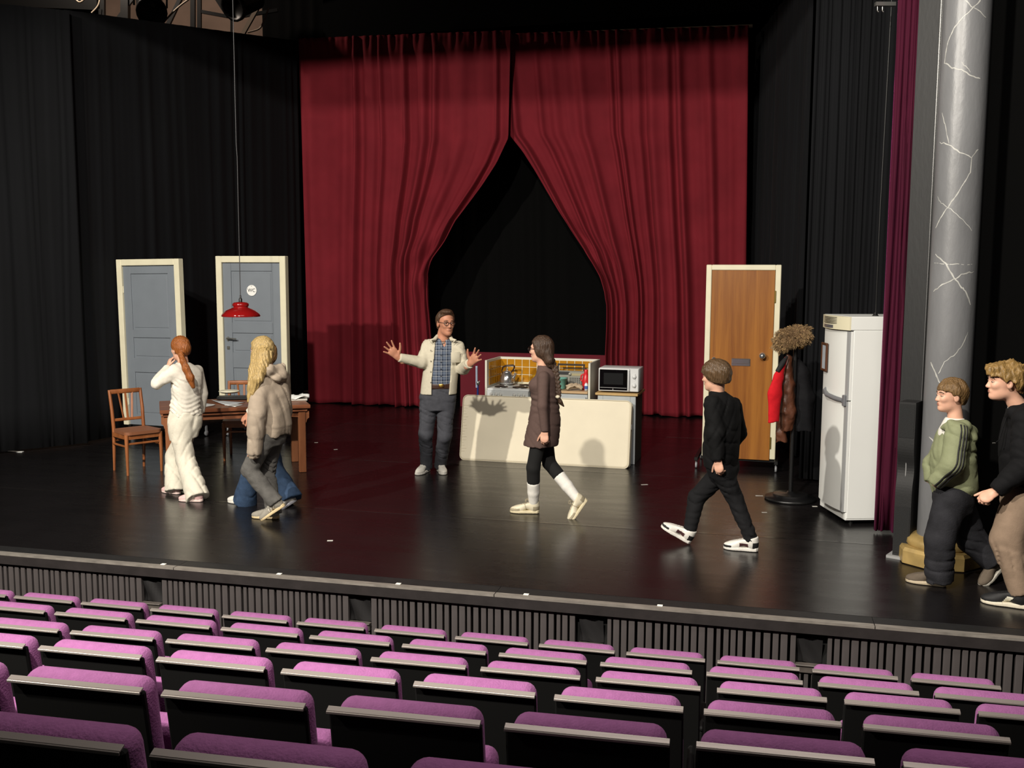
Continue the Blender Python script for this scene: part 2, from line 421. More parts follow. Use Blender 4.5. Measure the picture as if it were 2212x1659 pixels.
# proscenium return, column
ps = struct(link('wall_proscenium', None, None, (0, 0, 0)))
pA, pB = at(1966, 400, 7.62), at(2013, 400, 7.50)
ang = math.atan2(pB[1] - pA[1], pB[0] - pA[0]); Lp = float(np.linalg.norm((pB - pA)[:2]))
def psbox(name, x0, x1, y0, y1, z0, z1, m, bv=0.003):
    c = (pA + pB) / 2
    return MB().box(((x0 + x1) / 2, (y0 + y1) / 2, (z0 + z1) / 2), (x1 - x0, y1 - y0, z1 - z0), bevel=bv).build(name, m, ps, (c[0], c[1], 0), ang)
M_flat = mat('dark_flat', '101112', 0.6, noise=(5, 0.2), bump=(40, 0.06), stretch=(1, 1, .3))
psbox('face_panel', -Lp / 2, Lp / 2, 0, 0.25, 0, 5.2, M_flat)
psbox('corner_angle', Lp / 2, Lp / 2 + 0.035, -0.01, 0.24, 0, 5.2, mat('corner_angle', '0d0d0d', 0.3))
psbox('cover_strip', Lp / 2 + 0.006, Lp / 2 + 0.012, -0.016, -0.008, 0.2, 5.2, mat('dull_aluminium', '8a8a8a', 0.3, metal=0.8), 0)
# masking behind the column
struct(flat('wall_wing', (3.30, 7.86), (4.4, 7.66), 0, 5.4, 0.05, M_black2))
# ================================================================== COLUMN, SPEAKER
colc = at(2070, 400, 7.26); COLR = 0.160
M_col = mat('painted_stone', '6b6c6e', 0.38, noise=(3, 0.22), bump=(26, 0.12), stretch=(1, 1, 0.35))
M_vein = mat('vein_paint', 'a9a9a4', 0.5, noise=(20, 0.25))
M_gold = mat('gold_paint', '9c8452', 0.42, metal=0.1, noise=(7, 0.35), bump=(25, 0.08))
th = thing('column', 'grey marbled round column with white veins on a gold base', 'column', (colc[0], colc[1], 0))
sh = MB().lathe([(COLR, 0.19), (COLR, 5.4)], 40).build('shaft', M_col, th)
MB().lathe([(0.285, 0.0), (0.30, 0.008), (0.30, 0.10), (0.285, 0.125), (0.22, 0.125)], 8, rot=rotz(0.2), smooth=False).build('plinth', M_gold, th)
MB().lathe([(0.22, 0.122), (0.235, 0.14), (0.23, 0.175), (0.20, 0.195), (0.17, 0.205), (0.15, 0.205)], 32).build('base_ring', M_gold, th)
def oncol(px, py):
    d = ray(px, py); o = np.array([0, 0, CAMH]) - np.array([colc[0], colc[1], 0])
    a = d[0] ** 2 + d[1] ** 2; b = 2 * (o[0] * d[0] + o[1] * d[1]); c = o[0] ** 2 + o[1] ** 2 - (COLR + 0.0006) ** 2
    D = b * b - 4 * a * c
    t = (-b - math.sqrt(max(D, 0))) / (2 * a); g = o + d * t
    if D < 0: g[:2] *= (COLR + 0.0006) / np.linalg.norm(g[:2])
    return g
def v5(l): return [(1820 + x / 2.37, y / 2.37) for x, y in l]
def v6(l): return [(1820 + x / 2.592, 700 + y / 2.592) for x, y in l]
veins = [(v5([(625, 0), (670, 40), (735, 90)]), 4), (v5([(712, -10), (670, 40), (620, 85), (575, 140), (548, 190), (535, 235), (522, 320), (560, 345), (610, 360), (660, 385), (705, 402)]), 5),
         (v5([(608, 318), (635, 345), (655, 370)]), 3), (v5([(510, 575), (525, 640), (545, 735)]), 4), (v5([(497, 730), (545, 738), (600, 780), (660, 805), (695, 765)]), 5),
         (v5([(662, 805), (655, 880), (620, 940), (575, 1010), (540, 1060), (500, 1120), (476, 1168)]), 5), (v5([(487, 1008), (505, 1040), (540, 1060), (600, 1110), (662, 1182)]), 3),
         (v5([(475, 1300), (530, 1350), (570, 1420), (610, 1470), (635, 1500), (655, 1562)]), 6), (v5([(470, 1350), (560, 1353), (665, 1352)]), 3), (v5([(465, 1490), (510, 1460), (570, 1430), (620, 1400), (672, 1390)]), 5),
         (v6([(494, 212), (520, 275), (547, 332)]), 7), (v6([(535, 282), (570, 215), (640, 160), (680, 100), (702, 45)]), 4), (v6([(485, 628), (520, 672)]), 6)]
for path, w in veins:
    pts = [oncol(*p) for p in path]; fine = []
    for a, b in zip(pts[:-1], pts[1:]):
        for k in range(4):
            q = a + (b - a) * k / 4 + np.array([0, 0, random.uniform(-.006, .006)]); q[:2] *= (COLR + 0.0006) / np.linalg.norm(q[:2]); fine.append(q)
    fine.append(pts[-1]); L = []; R_ = []
    for i, q in enumerate(fine):
        t = fine[min(i + 1, len(fine) - 1)] - fine[max(i - 1, 0)]; nr = np.array([q[0], q[1], 0]) / COLR
        sd = np.cross(nr, t); sd /= np.linalg.norm(sd); ww = w * 0.0008 * random.uniform(0.6, 1.25) * (0.5 if i in (0, len(fine) - 1) else 1)
        L.append(q + sd * ww); R_.append(q - sd * ww)
    MB().grid(np.array([L, R_])).build('painted_vein', M_vein, sh)

sp = on(1950, 1203)
th = thing('column_speaker', 'slim black column loudspeaker with a waisted front beside the marbled column', 'speaker', (sp[0] + 0.015, sp[1] + 0.02, 0), math.radians(-38))
prof = [(0.09, 0.02), (-0.085, 0.02)]
for i in range(25):
    z = 0.42 + 0.5 * i / 24; prof.append((-0.085 + 0.035 * math.exp(-((z - 0.68) / 0.10) ** 2), z))
prof += [(-0.085, 1.19), (0.09, 1.19)]
M_spk = mat('speaker_cabinet', '0d0d0e', 0.65, noise=(30, .15), bump=(90, 0.05))
MB().prism(prof, -0.06, 0.06, plane='yz').build('cabinet', M_spk, th)
MB().box((0, -0.0865, 0.22), (0.108, 0.004, 0.36)).build('grille', mat('speaker_grille', '101112', 0.8, bump=(300, .3)), th)
MB().box((0, -0.0865, 1.05), (0.108, 0.004, 0.25)).build('grille', MATS['speaker_grille'], th)
MB().tube([(0, -0.066, 0.5), (0.0, -0.05, 0.68), (0, -0.064, 0.84)], 0.004, 6).build('notch_highlight', mat('highlight_grey', '8b8b8b', 0.4), th)  # thin grey line stands in for the highlight in the notch
MB().box((0, 0.02, 0.01), (0.19, 0.28, 0.02)).build('floor_plate', mat('grey_plate', '8f9090', 0.5), th)
MB().lathe([(0.006, 0), (0.006, 0.004)], 10, c=(0.02, -0.09, 0.08), rot=Matrix.Rotation(PI / 2, 3, 'X')).build('bolt', mat('bolt_metal', '888888', 0.3, metal=.9), th)

# ================================================================== DOORS
M_frame = mat('cream_frame', 'dcd6bb', 0.5, noise=(6, 0.06))
M_door = mat('grey_blue_door', '767d85', 0.42, noise=(4, 0.05))
M_wood = None
def wood_mat(name, c1, c2, scale=1.0, rough=0.4, stretch=(9, 9, 0.5)):
    m = bpy.data.materials.new(name); m.use_nodes = True; nt = m.node_tree; b = nt.nodes['Principled BSDF']
    tc = nt.nodes.new('ShaderNodeTexCoord'); mp = nt.nodes.new('ShaderNodeMapping'); mp.inputs['Scale'].default_value = tuple(v * scale for v in stretch)
    n = nt.nodes.new('ShaderNodeTexNoise'); n.inputs['Scale'].default_value = 1.0; n.inputs['Detail'].default_value = 6; n.inputs['Distortion'].default_value = 0.6
    n2 = nt.nodes.new('ShaderNodeTexNoise'); n2.inputs['Scale'].default_value = 9.0; n2.inputs['Detail'].default_value = 3
    r = nt.nodes.new('ShaderNodeValToRGB'); r.color_ramp.elements[0].position = 0.32; r.color_ramp.elements[1].position = 0.68
    r.color_ramp.elements[0].color = (*hexc(c1), 1); r.color_ramp.elements[1].color = (*hexc(c2), 1)
    ad = nt.nodes.new('ShaderNodeMath'); ad.operation = 'MULTIPLY_ADD'; ad.inputs[1].default_value = 0.25
    nt.links.new(tc.outputs['Object'], mp.inputs[0]); nt.links.new(mp.outputs[0], n.inputs['Vector']); nt.links.new(mp.outputs[0], n2.inputs['Vector'])
    sub = nt.nodes.new('ShaderNodeMath'); sub.operation = 'SUBTRACT'; sub.inputs[1].default_value = 0.5
    nt.links.new(n2.outputs['Fac'], sub.inputs[0]); nt.links.new(sub.outputs[0], ad.inputs[0]); nt.links.new(n.outputs['Fac'], ad.inputs[2])
    nt.links.new(ad.outputs[0], r.inputs[0]); nt.links.new(r.outputs[0], b.inputs['Base Color'])
    b.inputs['Roughness'].default_value = rough
    return m
M_steelb = mat('brushed_steel', 'b4b4b0', 0.28, metal=0.9)
M_brass = mat('brass', 'b98f45', 0.3, metal=0.9)
M_caster = mat('caster_wheel', '8c8e92', 0.5)

def door_frame(th, w, h, zb, cas, dep=0.09):
    MB().box((-w / 2 + cas / 2, dep / 2, zb + h / 2), (cas, dep, h), bevel=0.006).build('jamb', M_frame, th)
    MB().box((w / 2 - cas / 2, dep / 2, zb + h / 2), (cas, dep, h), bevel=0.006).build('jamb', M_frame, th)
    MB().box((0, dep / 2, zb + h - cas / 2), (w - 2 * cas, dep, cas), bevel=0.006).build('head', M_frame, th)
def trolley(th, w, zb, y0=-0.16, y1=0.62, inner=0.6):
    t = MB()
    xs = (-w / 2 + 0.02, w / 2 - 0.06)
    for x in xs:
        t.box((x, (y0 + y1) / 2, zb - 0.02), (0.04, y1 - y0, 0.04), bevel=0.003)
    t.box((0, 0.06, zb - 0.02), (w - 0.12, 0.04, 0.04), bevel=0.003).box((0, y1 - 0.1, zb - 0.02), (w - 0.12, 0.04, 0.04), bevel=0.003)
    for x in (-inner / 2, inner / 2):
        t.bar((x, 0.11, zb - 0.02), (x, 0.11, zb + 1.3), 0.03, 0.03).bar((x, y1 - 0.10, zb - 0.02), (x, 0.12, zb + 1.2), 0.025, 0.025)
    base = t.build('trolley', M_steel, th)
    for x in xs:
        for y in (y0 + 0.06, y1 - 0.06):
            MB().lathe([(0.0, -0.011), (0.034, -0.011), (0.036, 0), (0.034, 0.011), (0, 0.011)], 16, c=(x, y, 0.036), rot=Matrix.Rotation(PI / 2, 3, 'Y')).box((x, y, (0.05 + zb - 0.04) / 2 + 0.01), (0.016, 0.03, max(zb - 0.06, 0.02))).build('caster', M_caster, base)
def panelled(name, label, loc, rz, w, h, zb, cas, panels, handle, knobside, lean=0.0):
    th = thing(name, label, 'door', loc, rz)
    th.rotation_euler = (0, lean, rz)
    door_frame(th, w, h, zb, cas)
    sw, shh = w - 2 * cas - 0.006, h - cas - 0.012; z0 = zb + 0.004
    sl = MB().box((0, 0.055, z0 + shh / 2), (sw, 0.025, shh)).build('slab', M_door, th)
    st = 0.115
    for x in (-sw / 2 + st / 2, sw / 2 - st / 2):
        MB().box((x, 0.036, z0 + shh / 2), (st, 0.016, shh), bevel=0.003).build('stile', M_door, sl)
    zs = [z0] + [v for a, b in panels for v in (a, b)] + [z0 + shh]
    for a, b in zip(zs[0::2], zs[1::2]):
        MB().box((0, 0.036, (a + b) / 2), (sw - 2 * st - 0.002, 0.016, b - a), bevel=0.003).build('rail', M_door, sl)
    for a, b in panels:
        MB().box((0, 0.042, (a + b) / 2), (sw - 2 * st - 0.05, 0.01, b - a - 0.05), bevel=0.006).build('panel', M_door, sl)
    for z in (zb + h * 0.82, zb + 0.3):
        MB().box((-knobside * (sw / 2 + 0.004), 0.024, z), (0.016, 0.016, 0.085), bevel=0.003).build('hinge', M_frame if not handle else M_steelb, th)
    trolley(th, w - 0.1, zb, 0.02, 0.6)
    return th, sl, sw
wc = at(548, 906, 12.7); zwc = float(wc[2])
th, sl, sw = panelled('panelled_door', 'grey panelled lavatory door in a cream frame with round sign and steel handle', (wc[0], wc[1], 0), -math.radians(14), 0.975, 2.09, zwc, 0.082,
                      [(zwc + 0.12, zwc + 0.66), (zwc + 0.86, zwc + 1.11), (zwc + 1.24, zwc + 1.90)], True, -1)
hx = -sw / 2 + 0.055
hd = MB().box((hx, 0.024, zwc + 1.03), (0.026, 0.008, 0.06), bevel=0.006).tube([(hx, 0.028, zwc + 1.04), (hx, -0.02, zwc + 1.04), (hx + 0.015, -0.026, zwc + 1.04), (hx + 0.14, -0.026, zwc + 1.035)], 0.010, 8).build('handle', M_steelb, sl)
MB().box((hx, 0.024, zwc + 0.915), (0.04, 0.008, 0.045), bevel=0.008).box((hx, 0.018, zwc + 0.915), (0.012, 0.006, 0.02)).build('lock_plate', M_steelb, sl)
sgp = (0.0, 0.030, zwc + 1.655)
sg = MB().lathe([(0.068, -0.003), (0.07, 0), (0.068, 0.003)], 32, c=sgp, rot=Matrix.Rotation(PI / 2, 3, 'X')).build('sign', mat('white_sign', 'efefec', 0.4), sl)
sg['label'] = 'round white sign reading WC'
tx = link('lettering', text_mesh('WC', 0.062), sg, (sgp[0], sgp[1] - 0.0045, sgp[2])); tx.rotation_euler = (PI / 2, 0, 0); tx.data.materials.append(mat('sign_ink', '161616', 0.5))
MB().lathe([(0.004, -0.001), (0.004, 0.001)], 8, c=(0, 0.0255, sgp[2] + 0.055), rot=Matrix.Rotation(PI / 2, 3, 'X')).build('screw', M_steel, sg)

d1 = at(333, 921, 12.45); z1d = float(d1[2])
panelled('panelled_door', 'plain grey panelled door in a cream frame behind the lone wooden chair', (d1[0], d1[1], 0), -math.radians(21), 0.97, 2.10, z1d, 0.078,
         [(z1d + 0.14, z1d + 0.68), (z1d + 0.86, z1d + 1.12), (z1d + 1.22, z1d + 1.92)], False, 1, lean=-0.012)

wd = at(1594, 992, 10.75); zw = 0.13
M_teak = wood_mat('door_veneer', '784414', '9c6424', 1.0, 0.35, (11, 11, 0.45))
th = thing('flush_door', 'honey brown flush wooden door in a cream frame on a wheeled base', 'door', (wd[0], wd[1], 0), -math.radians(16))
door_frame(th, 0.785, 2.10, zw, 0.058)
sl = MB().box((0.0, 0.02, zw - 0.01 + 1.024), (0.663, 0.04, 2.052), bevel=0.003).build('slab', M_teak, th)
def frontlathe(prof, c, n=20): return MB().lathe(prof, n, c=c, rot=Matrix.Rotation(PI / 2, 3, 'X'))
M_chrome = mat('chrome', 'd8d8d8', 0.16, metal=0.9)
frontlathe([(0.033, 0), (0.033, 0.008), (0.014, 0.012), (0.013, 0.03), (0.03, 0.045), (0.034, 0.06), (0.026, 0.075), (0.0, 0.08)], (0.225, 0.0, zw + 1.13)).build('knob', M_chrome, sl)
MB().box((0.0, -0.003, zw + 1.05), (0.20, 0.008, 0.082), bevel=0.004).box((0, -0.008, zw + 1.06), (0.18, 0.006, 0.05), bevel=0.003).build('letter_flap', M_chrome, sl)
frontlathe([(0.02, 0), (0.02, 0.01), (0.011, 0.014), (0.011, 0.03), (0.022, 0.04), (0.022, 0.052), (0, 0.056)], (-0.285, 0.0, zw + 1.08)).build('lock_knob', M_chrome, sl)
for z in (zw + 1.76, zw + 0.18):
    MB().box((0.338, -0.004, z), (0.018, 0.012, 0.13), bevel=0.003).build('hinge', mat('dark_brass', '7d6a35', 0.4, metal=.7), th)
trolley(th, 0.93, zw, -0.10, 0.6)

# ================================================================== TABLE AND CHAIRS
M_table = wood_mat('table_wood', '6e3f27', '8d573a', 1.2, 0.38, (0.8, 9, 9))
M_tleg = wood_mat('table_leg_wood', '7b4a2e', '9a623f', 1.2, 0.42, (9, 9, 0.8))
TZ = 0.735
ta, tb = on(345, 887, TZ), on(671, 874, TZ); tdir = (tb - ta); TL = float(np.linalg.norm(tdir)); tan_ = math.atan2(tdir[1], tdir[0])
tn = np.array([-math.sin(tan_), math.cos(tan_), 0]); TW = 0.80
tc_ = (ta + tb) / 2 + tn * TW / 2
th = thing('table', 'reddish brown wooden table with carved corner brackets under the red lamp', 'table', (tc_[0], tc_[1], 0), tan_)
MB().box((0, 0, TZ - 0.02), (TL, TW, 0.04), bevel=0.006).build('tabletop', M_table, th)
MB().box((0, 0, TZ - 0.058), (TL - 0.06, TW - 0.06, 0.034), bevel=0.006).build('moulding', M_table, th)
for sy in (-1, 1):
    MB().box((0, sy * (TW / 2 - 0.075), TZ - 0.10), (TL - 0.16, 0.02, 0.05)).build('apron', M_table, th)
for sx in (-1, 1):
    MB().box((sx * (TL / 2 - 0.085), 0, TZ - 0.11), (0.02, TW - 0.16, 0.07)).build('apron', M_table, th)
    for sy in (-1, 1):
        x, y = sx * (TL / 2 - 0.085), sy * (TW / 2 - 0.085)
        lg = MB().box((x, y, (TZ - 0.075) / 2), (0.075, 0.075, TZ - 0.075), bevel=0.005).build('leg', M_tleg, th)
        pr = [(0, 0), (0.0, -0.09), (-0.05, -0.09), (-0.075, -0.06), (-0.16, -0.05), (-0.19, -0.03), (-0.19, 0)]
        # corner bracket towards the middle and a shaped block on the outside
        MB().prism([(x + sx * (0.03 + a), TZ - 0.076 + b) for a, b in pr], y - 0.02, y + 0.02).build('bracket', M_tleg, lg)
        MB().prism([(x + sx * a, TZ - 0.076 + b) for a, b in [(0.03, 0), (0.075, 0), (0.075, -0.07), (0.055, -0.085), (0.045, -0.12), (0.03, -0.125)]], y - 0.028, y + 0.028).build('bracket', M_tleg, lg)
M_chair = wood_mat('chair_wood', '7d4826', '9c5f36', 1.3, 0.42, (6, 6, 1.5))
M_chseat = mat('chair_seat', '85553a', 0.5, noise=(12, .1))
def make_chair(label):
    th = thing('chair', label, 'chair', group='brown wooden chairs')
    SH = 0.45
    for sx in (-1, 1):
        MB().tube([(sx * 0.185, -0.175, 0), (sx * 0.187, -0.178, 0.25), (sx * 0.185, -0.172, SH - 0.02)], [0.014, 0.019, 0.023], 8).build('leg', M_chair, th)
        MB().tube([(sx * 0.165, 0.205, 0), (sx * 0.165, 0.19, 0.25), (sx * 0.165, 0.18, SH), (sx * 0.168, 0.20, 0.65), (sx * 0.17, 0.245, 0.865)], [0.014, 0.018, 0.02, 0.019, 0.017], 8).build('back_post', M_chair, th)
        MB().box((sx * 0.178, 0.0, SH - 0.05), (0.02, 0.34, 0.045)).box((sx * 0.178, 0.005, 0.30), (0.018, 0.35, 0.02), bevel=.004).build('side_rail', M_chair, th)
    MB().box((0, -0.175, SH - 0.05), (0.34, 0.02, 0.045)).box((0, -0.175, 0.33), (0.34, 0.018, 0.022), bevel=.004).build('front_rail', M_chair, th)
    MB().box((0, 0.185, SH - 0.05), (0.30, 0.02, 0.045)).box((0, 0.19, 0.33), (0.30, 0.016, 0.02)).build('back_rail', M_chair, th)
    out = rrect(-0.205, -0.205, 0.205, 0.17, 0.06, 5)
    MB().prism([(x * (1 - 0.12 * (y + 0.2) / 0.37), y) for x, y in out], SH - 0.025, SH + 0.008, plane='xy').build('seat', M_chseat, th)
    MB().box((0, 0.24, 0.845), (0.345, 0.026, 0.05), bevel=0.012, seg=2).build('crest_rail', M_chair, th)
    MB().box((0, 0.192, 0.545), (0.31, 0.02, 0.032), bevel=0.006).build('lower_rail', M_chair, th)
    for xt, xb in ((-0.075, -0.045), (0.0, 0.0), (0.075, 0.045)):
        MB().bar((xb, 0.193, 0.55), (xt, 0.238, 0.83), 0.024, 0.012, bevel=.003).build('splat', M_chair, th)
    return th
c1_ = make_chair('brown wooden chair standing alone left of the table')
c1_.location = (-4.02, 10.53, 0); c1_.rotation_euler = (0, 0, math.radians(45))
c2_ = copy_tree(c1_); c2_['label'] = 'brown wooden chair tucked under the far side of the table'
p = on(516, 909, 0.45); c2_.location = (p[0], p[1] + 0.15, 0); c2_.rotation_euler = (0, 0, math.radians(8))

# things on the table
M_paper = mat('white_paper', 'dedfdc', 0.7)
def tpos(px, py, z=TZ): return on(px, py, z)
def sheet(name, label, cat, corners, z, th_, m, curl=0.0, group=None):
    pts = [tpos(*c, z) for c in corners]; c0 = sum(pts) / 4
    P = np.zeros((7, 7, 3))
    for i in range(7):
        for j in range(7):
            a, b = i / 6, j / 6
            q = (pts[0] * (1 - a) + pts[1] * a) * (1 - b) + (pts[3] * (1 - a) + pts[2] * a) * b
            P[i, j] = q - c0 + np.array([0, 0, curl * (max(0, 1 - a - b) ** 2) + 0.002 * math.sin(3 * a + 2 * b)])
    o = MB().grid(P).build(name, m, None, c0 + np.array([0, 0, th_]))
    md = o.modifiers.new('t', 'SOLIDIFY'); md.thickness = 0.002; md.offset = 1
    return tag(o, label, cat, group)
sheet('paper_sheet', 'loose white sheet of paper beside the girl in white', 'paper', [(436, 881), (442, 871), (466, 874), (462, 877)], TZ, 0.003, M_paper, group='papers on the table')
sheet('paper_sheet', 'white sheet of paper sticking out under the black folder', 'paper', [(485, 876), (490, 870), (526, 874), (508, 880)], TZ, 0.003, M_paper, group='papers on the table')
sheet('magazine', 'pale magazine with a curled corner lying in front of the black folder', 'magazine', [(455, 868), (478, 867), (530, 870), (490, 877)], TZ, 0.006, mat('pale_print', 'b9bcc0', 0.35, noise=(14, .2)), curl=0.02)
p = tpos(500, 866); tag(MB().box((0, 0, 0.02), (0.36, 0.16, 0.028), bevel=0.004).build('folder', mat('black_folder', '17181a', 0.4), None, (p[0], p[1] + .12, TZ + 0.004), 0.15), 'flat black folder in the middle of the table', 'folder')
p = tpos(492, 858)
tag(MB().lathe([(0.0, 0.0), (0.09, 0.004), (0.115, 0.018), (0.12, 0.022), (0.10, 0.03), (0.05, 0.036), (0, 0.038)], 24).build('serving_dish', mat('cream_dish', 'd9d4bd', 0.35), None, (p[0], p[1] + .07, TZ + 0.039)), 'flat cream dish resting on the black folder', 'dish')
p = tpos(636, 864); o = thing('newspaper', 'crumpled white newspaper on the right end of the table', 'newspaper', (p[0], p[1], TZ + 0.001), 0.2)
P = np.zeros((14, 9, 3)); r_ = np.random.default_rng(4)
for i in range(14):
    for j in range(9): P[i, j] = (-0.16 + 0.32 * i / 13, -0.10 + 0.2 * j / 8, 0.035 + 0.02 * math.sin(i * .7 + j * .9) + r_.uniform(0, .008))
q = MB().grid(P).build('page', M_paper, o); md = q.modifiers.new('t', 'SOLIDIFY'); md.thickness = 0.003
MB().box((0.02, 0, 0.010), (0.24, 0.18, 0.02), bevel=.003).build('folded_pages', mat('newsprint', 'b8b5ad', .8), o)
p = tpos(369, 876); tag(MB().lathe([(0.0, 0), (0.028, 0.001), (0.03, 0.02), (0.03, 0.10), (0.027, 0.10), (0.026, 0.01), (0, 0.008)], 20).build('cup', mat('pale_yellow_ceramic', 'cbbd86', .35), None, (p[0] + .03, p[1] + .1, TZ)), 'pale yellow cup on the left end of the table', 'cup')

# pendant lamp above the table
p = at(520, 668, 10.7); LZ = float(p[2])
th = thing('pendant_lamp', 'glossy red pendant lamp hanging on a long cord above the table', 'lamp', (p[0], p[1], LZ))
M_lamp = mat('red_enamel', '8a1414', 0.12, coat=0.6)
MB().lathe([(0.200, -0.078), (0.205, -0.070), (0.195, -0.05), (0.15, -0.012), (0.10, 0.012), (0.078, 0.018), (0.076, 0.028), (0.086, 0.036), (0.086, 0.058), (0.07, 0.072), (0.03, 0.078), (0.02, 0.08), (0.016, 0.076), (0.066, 0.068), (0.08, 0.055), (0.07, 0.015), (0.145, -0.018), (0.19, -0.055), (0.198, -0.078)], 40).build('shade', M_lamp, th)
MB().lathe([(0.018, 0.075), (0.018, 0.11), (0.010, 0.12), (0.008, 0.15)], 14).build('cord_grip', mat('black_plastic', '101010', .4), th)
MB().tube([(0, 0, 0.14), (0.004, 0, 1.6), (-0.003, 0, 1.75), (0, 0, 3.2), (0, 0, 5.2)], 0.0045, 6).build('cord', mat('grey_cord', '3c3c3e', .5), th)
MB().lathe([(0, -0.02), (0.02, -0.01), (0.034, -0.03), (0.03, -0.06), (0, -0.075)], 16).build('bulb', mat('bulb_glass', 'e8e4da', .3), th)

# ================================================================== KITCHEN SET
KB = math.radians(16); KX = np.array([math.cos(KB), -math.sin(KB), 0]); KN = np.array([math.sin(KB), math.cos(KB), 0])
K0 = np.array([-0.315, 11.50, 0])
def kpos(u, v, z=0.0): return K0 + KX * u + KN * v + np.array([0, 0, z])
KZ, KD, KL, KT = 0.80, 0.55, 1.245, 1.125
M_kgrey = mat('grey_cabinet_paint', 'a7adb0', 0.45, noise=(5, 0.08))
M_enamel = mat('white_enamel', 'c9cccb', 0.3, noise=(4, .05))
M_edge = mat('white_edge', 'cfcdbf', 0.5)
M_tile = mat('mustard_tile', 'b0791a', 0.18, noise=(7, 0.16))
M_grout = mat('grout', 'd5cfb4', 0.8)
th = thing('splashback', 'three sided splashback of mustard yellow tiles with white edges', 'splashback', kpos(0, 0), -KB)
MB().box((0.012, KD / 2, KT / 2), (0.024, KD, KT), bevel=.002).build('side_panel', M_edge, th)
MB().box((KL - 0.012, KD / 2, KT / 2), (0.024, KD, KT), bevel=.002).build('side_panel', M_edge, th)
MB().box((KL / 2, KD + 0.012, KT / 2), (KL, 0.024, KT), bevel=.002).build('back_panel', M_edge, th)
MB().box((KL / 2, KD - 0.002, KZ + 0.15), (KL - 0.05, 0.006, 0.30)).build('grout_bed', M_grout, th)
ts = 0.0925; tme = MB().box((0, 0, 0), (ts - 0.008, 0.008, ts - 0.008), bevel=0.002).mesh('tile', M_tile)
tmes = MB().box((0, 0, 0), (0.008, ts - 0.008, ts - 0.008), bevel=0.002).mesh('tile', M_tile)
for i in range(13):
    for j in range(4):
        z = KT - 0.024 - ts / 2 - j * ts
        if z > KZ - 0.01: link('tile', tme, th, (0.024 + ts / 2 + i * ts - 0.005, KD - 0.007, z))
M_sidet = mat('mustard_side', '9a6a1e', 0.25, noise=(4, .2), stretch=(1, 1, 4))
for i in range(5):
    for j in range(4):
        z = KT - 0.024 - ts / 2 - j * ts
        if z > KZ - 0.01:
            link('tile', tmes, th, (0.028, KD - 0.012 - ts / 2 - i * ts, z)); link('tile', tmes, th, (KL - 0.028, KD - 0.012 - ts / 2 - i * ts, z))

th = thing('stove', 'white electric stove with six knobs behind the upright mattress', 'stove', kpos(0.03, 0), -KB)
SW = 0.50
MB().box((SW / 2, KD / 2 + 0.01, 0.40), (SW, KD - 0.03, 0.76), bevel=.004).build('body', M_enamel, th)
MB().box((SW / 2, KD / 2 - 0.005, KZ - 0.012), (SW + 0.004, KD, 0.03), bevel=.008, seg=2).build('hob', M_enamel, th)
MB().box((SW / 2, -0.012, KZ - 0.080), (SW, 0.03, 0.125), bevel=.005).build('control_panel', mat('panel_enamel', 'b9bdbe', .35), th)
MB().box((SW / 2, -0.006, 0.36), (SW - 0.01, 0.03, 0.36), bevel=.006).build('oven_door', M_enamel, th)
M_hot = mat('hotplate', '2a211d', 0.5, noise=(20, .2)); M_knob = mat('knob_white', 'c4c6c4', .35)
for x, y, r in ((0.13, 0.13, 0.075), (0.36, 0.13, 0.09), (0.13, 0.38, 0.09), (0.36, 0.38, 0.075)):
    hp = MB().lathe([(0, 0.004), (0.02, 0.005), (0.022, 0.012), (r, 0.012), (r, 0.0)][::-1], 28, c=(x, y, KZ + 0.002)).build('hotplate', M_hot, th)
    MB().lathe([(r, 0.0), (r + 0.008, 0.0), (r + 0.007, 0.005), (r, 0.006)], 28, c=(x, y, KZ + 0.002)).build('ring', M_steelb, hp)
for x in (0.055, 0.115, 0.17, 0.335, 0.39, 0.445):
    kb = frontlathe([(0.022, 0), (0.022, 0.006), (0.016, 0.010), (0.015, 0.024), (0, 0.026)], (x, -0.027, KZ - 0.062)).build('knob', M_knob, th)
    MB().box((x, -0.054, KZ - 0.062), (0.006, 0.008, 0.03), bevel=.002).build('grip', M_knob, kb)
th = thing('base_cabinet', 'grey kitchen base cabinet with panelled door right of the stove', 'cabinet', kpos(0.545, 0), -KB)
CWd = 0.665
MB().box((CWd / 2, KD / 2 + 0.01, 0.385), (CWd, KD - 0.03, 0.77), bevel=.003).build('carcass', M_kgrey, th)
for k in range(2):
    dx = 0.01 + k * (CWd / 2 - 0.005)
    dr = MB().box((dx + CWd / 4 - 0.008, -0.002, 0.39), (CWd / 2 - 0.02, 0.02, 0.70), bevel=.004).build('door', M_kgrey, th)
    MB().box((dx + CWd / 4 - 0.008, -0.014, 0.39), (CWd / 2 - 0.12, 0.008, 0.58), bevel=.004).build('panel', M_kgrey, dr)
    MB().tube([(dx + (0.27 if k == 0 else 0.03), -0.012, 0.56), (dx + (0.27 if k == 0 else 0.03), -0.035, 0.57), (dx + (0.27 if k == 0 else 0.03), -0.035, 0.67), (dx + (0.27 if k == 0 else 0.03), -0.012, 0.68)], .005, 6).build('handle', mat('dark_handle', '35373a', .4), dr)
tag(MB().box((0.335, KD / 2 - 0.005, 0), (0.67, KD - 0.012, 0.028), bevel=.004).build('worktop', mat('beige_worktop', 'b79a75', .4, noise=(6, .08)), None, kpos(0.545, 0, KZ - 0.013), -KB), 'beige worktop of the kitchen set right of the stove', 'worktop')

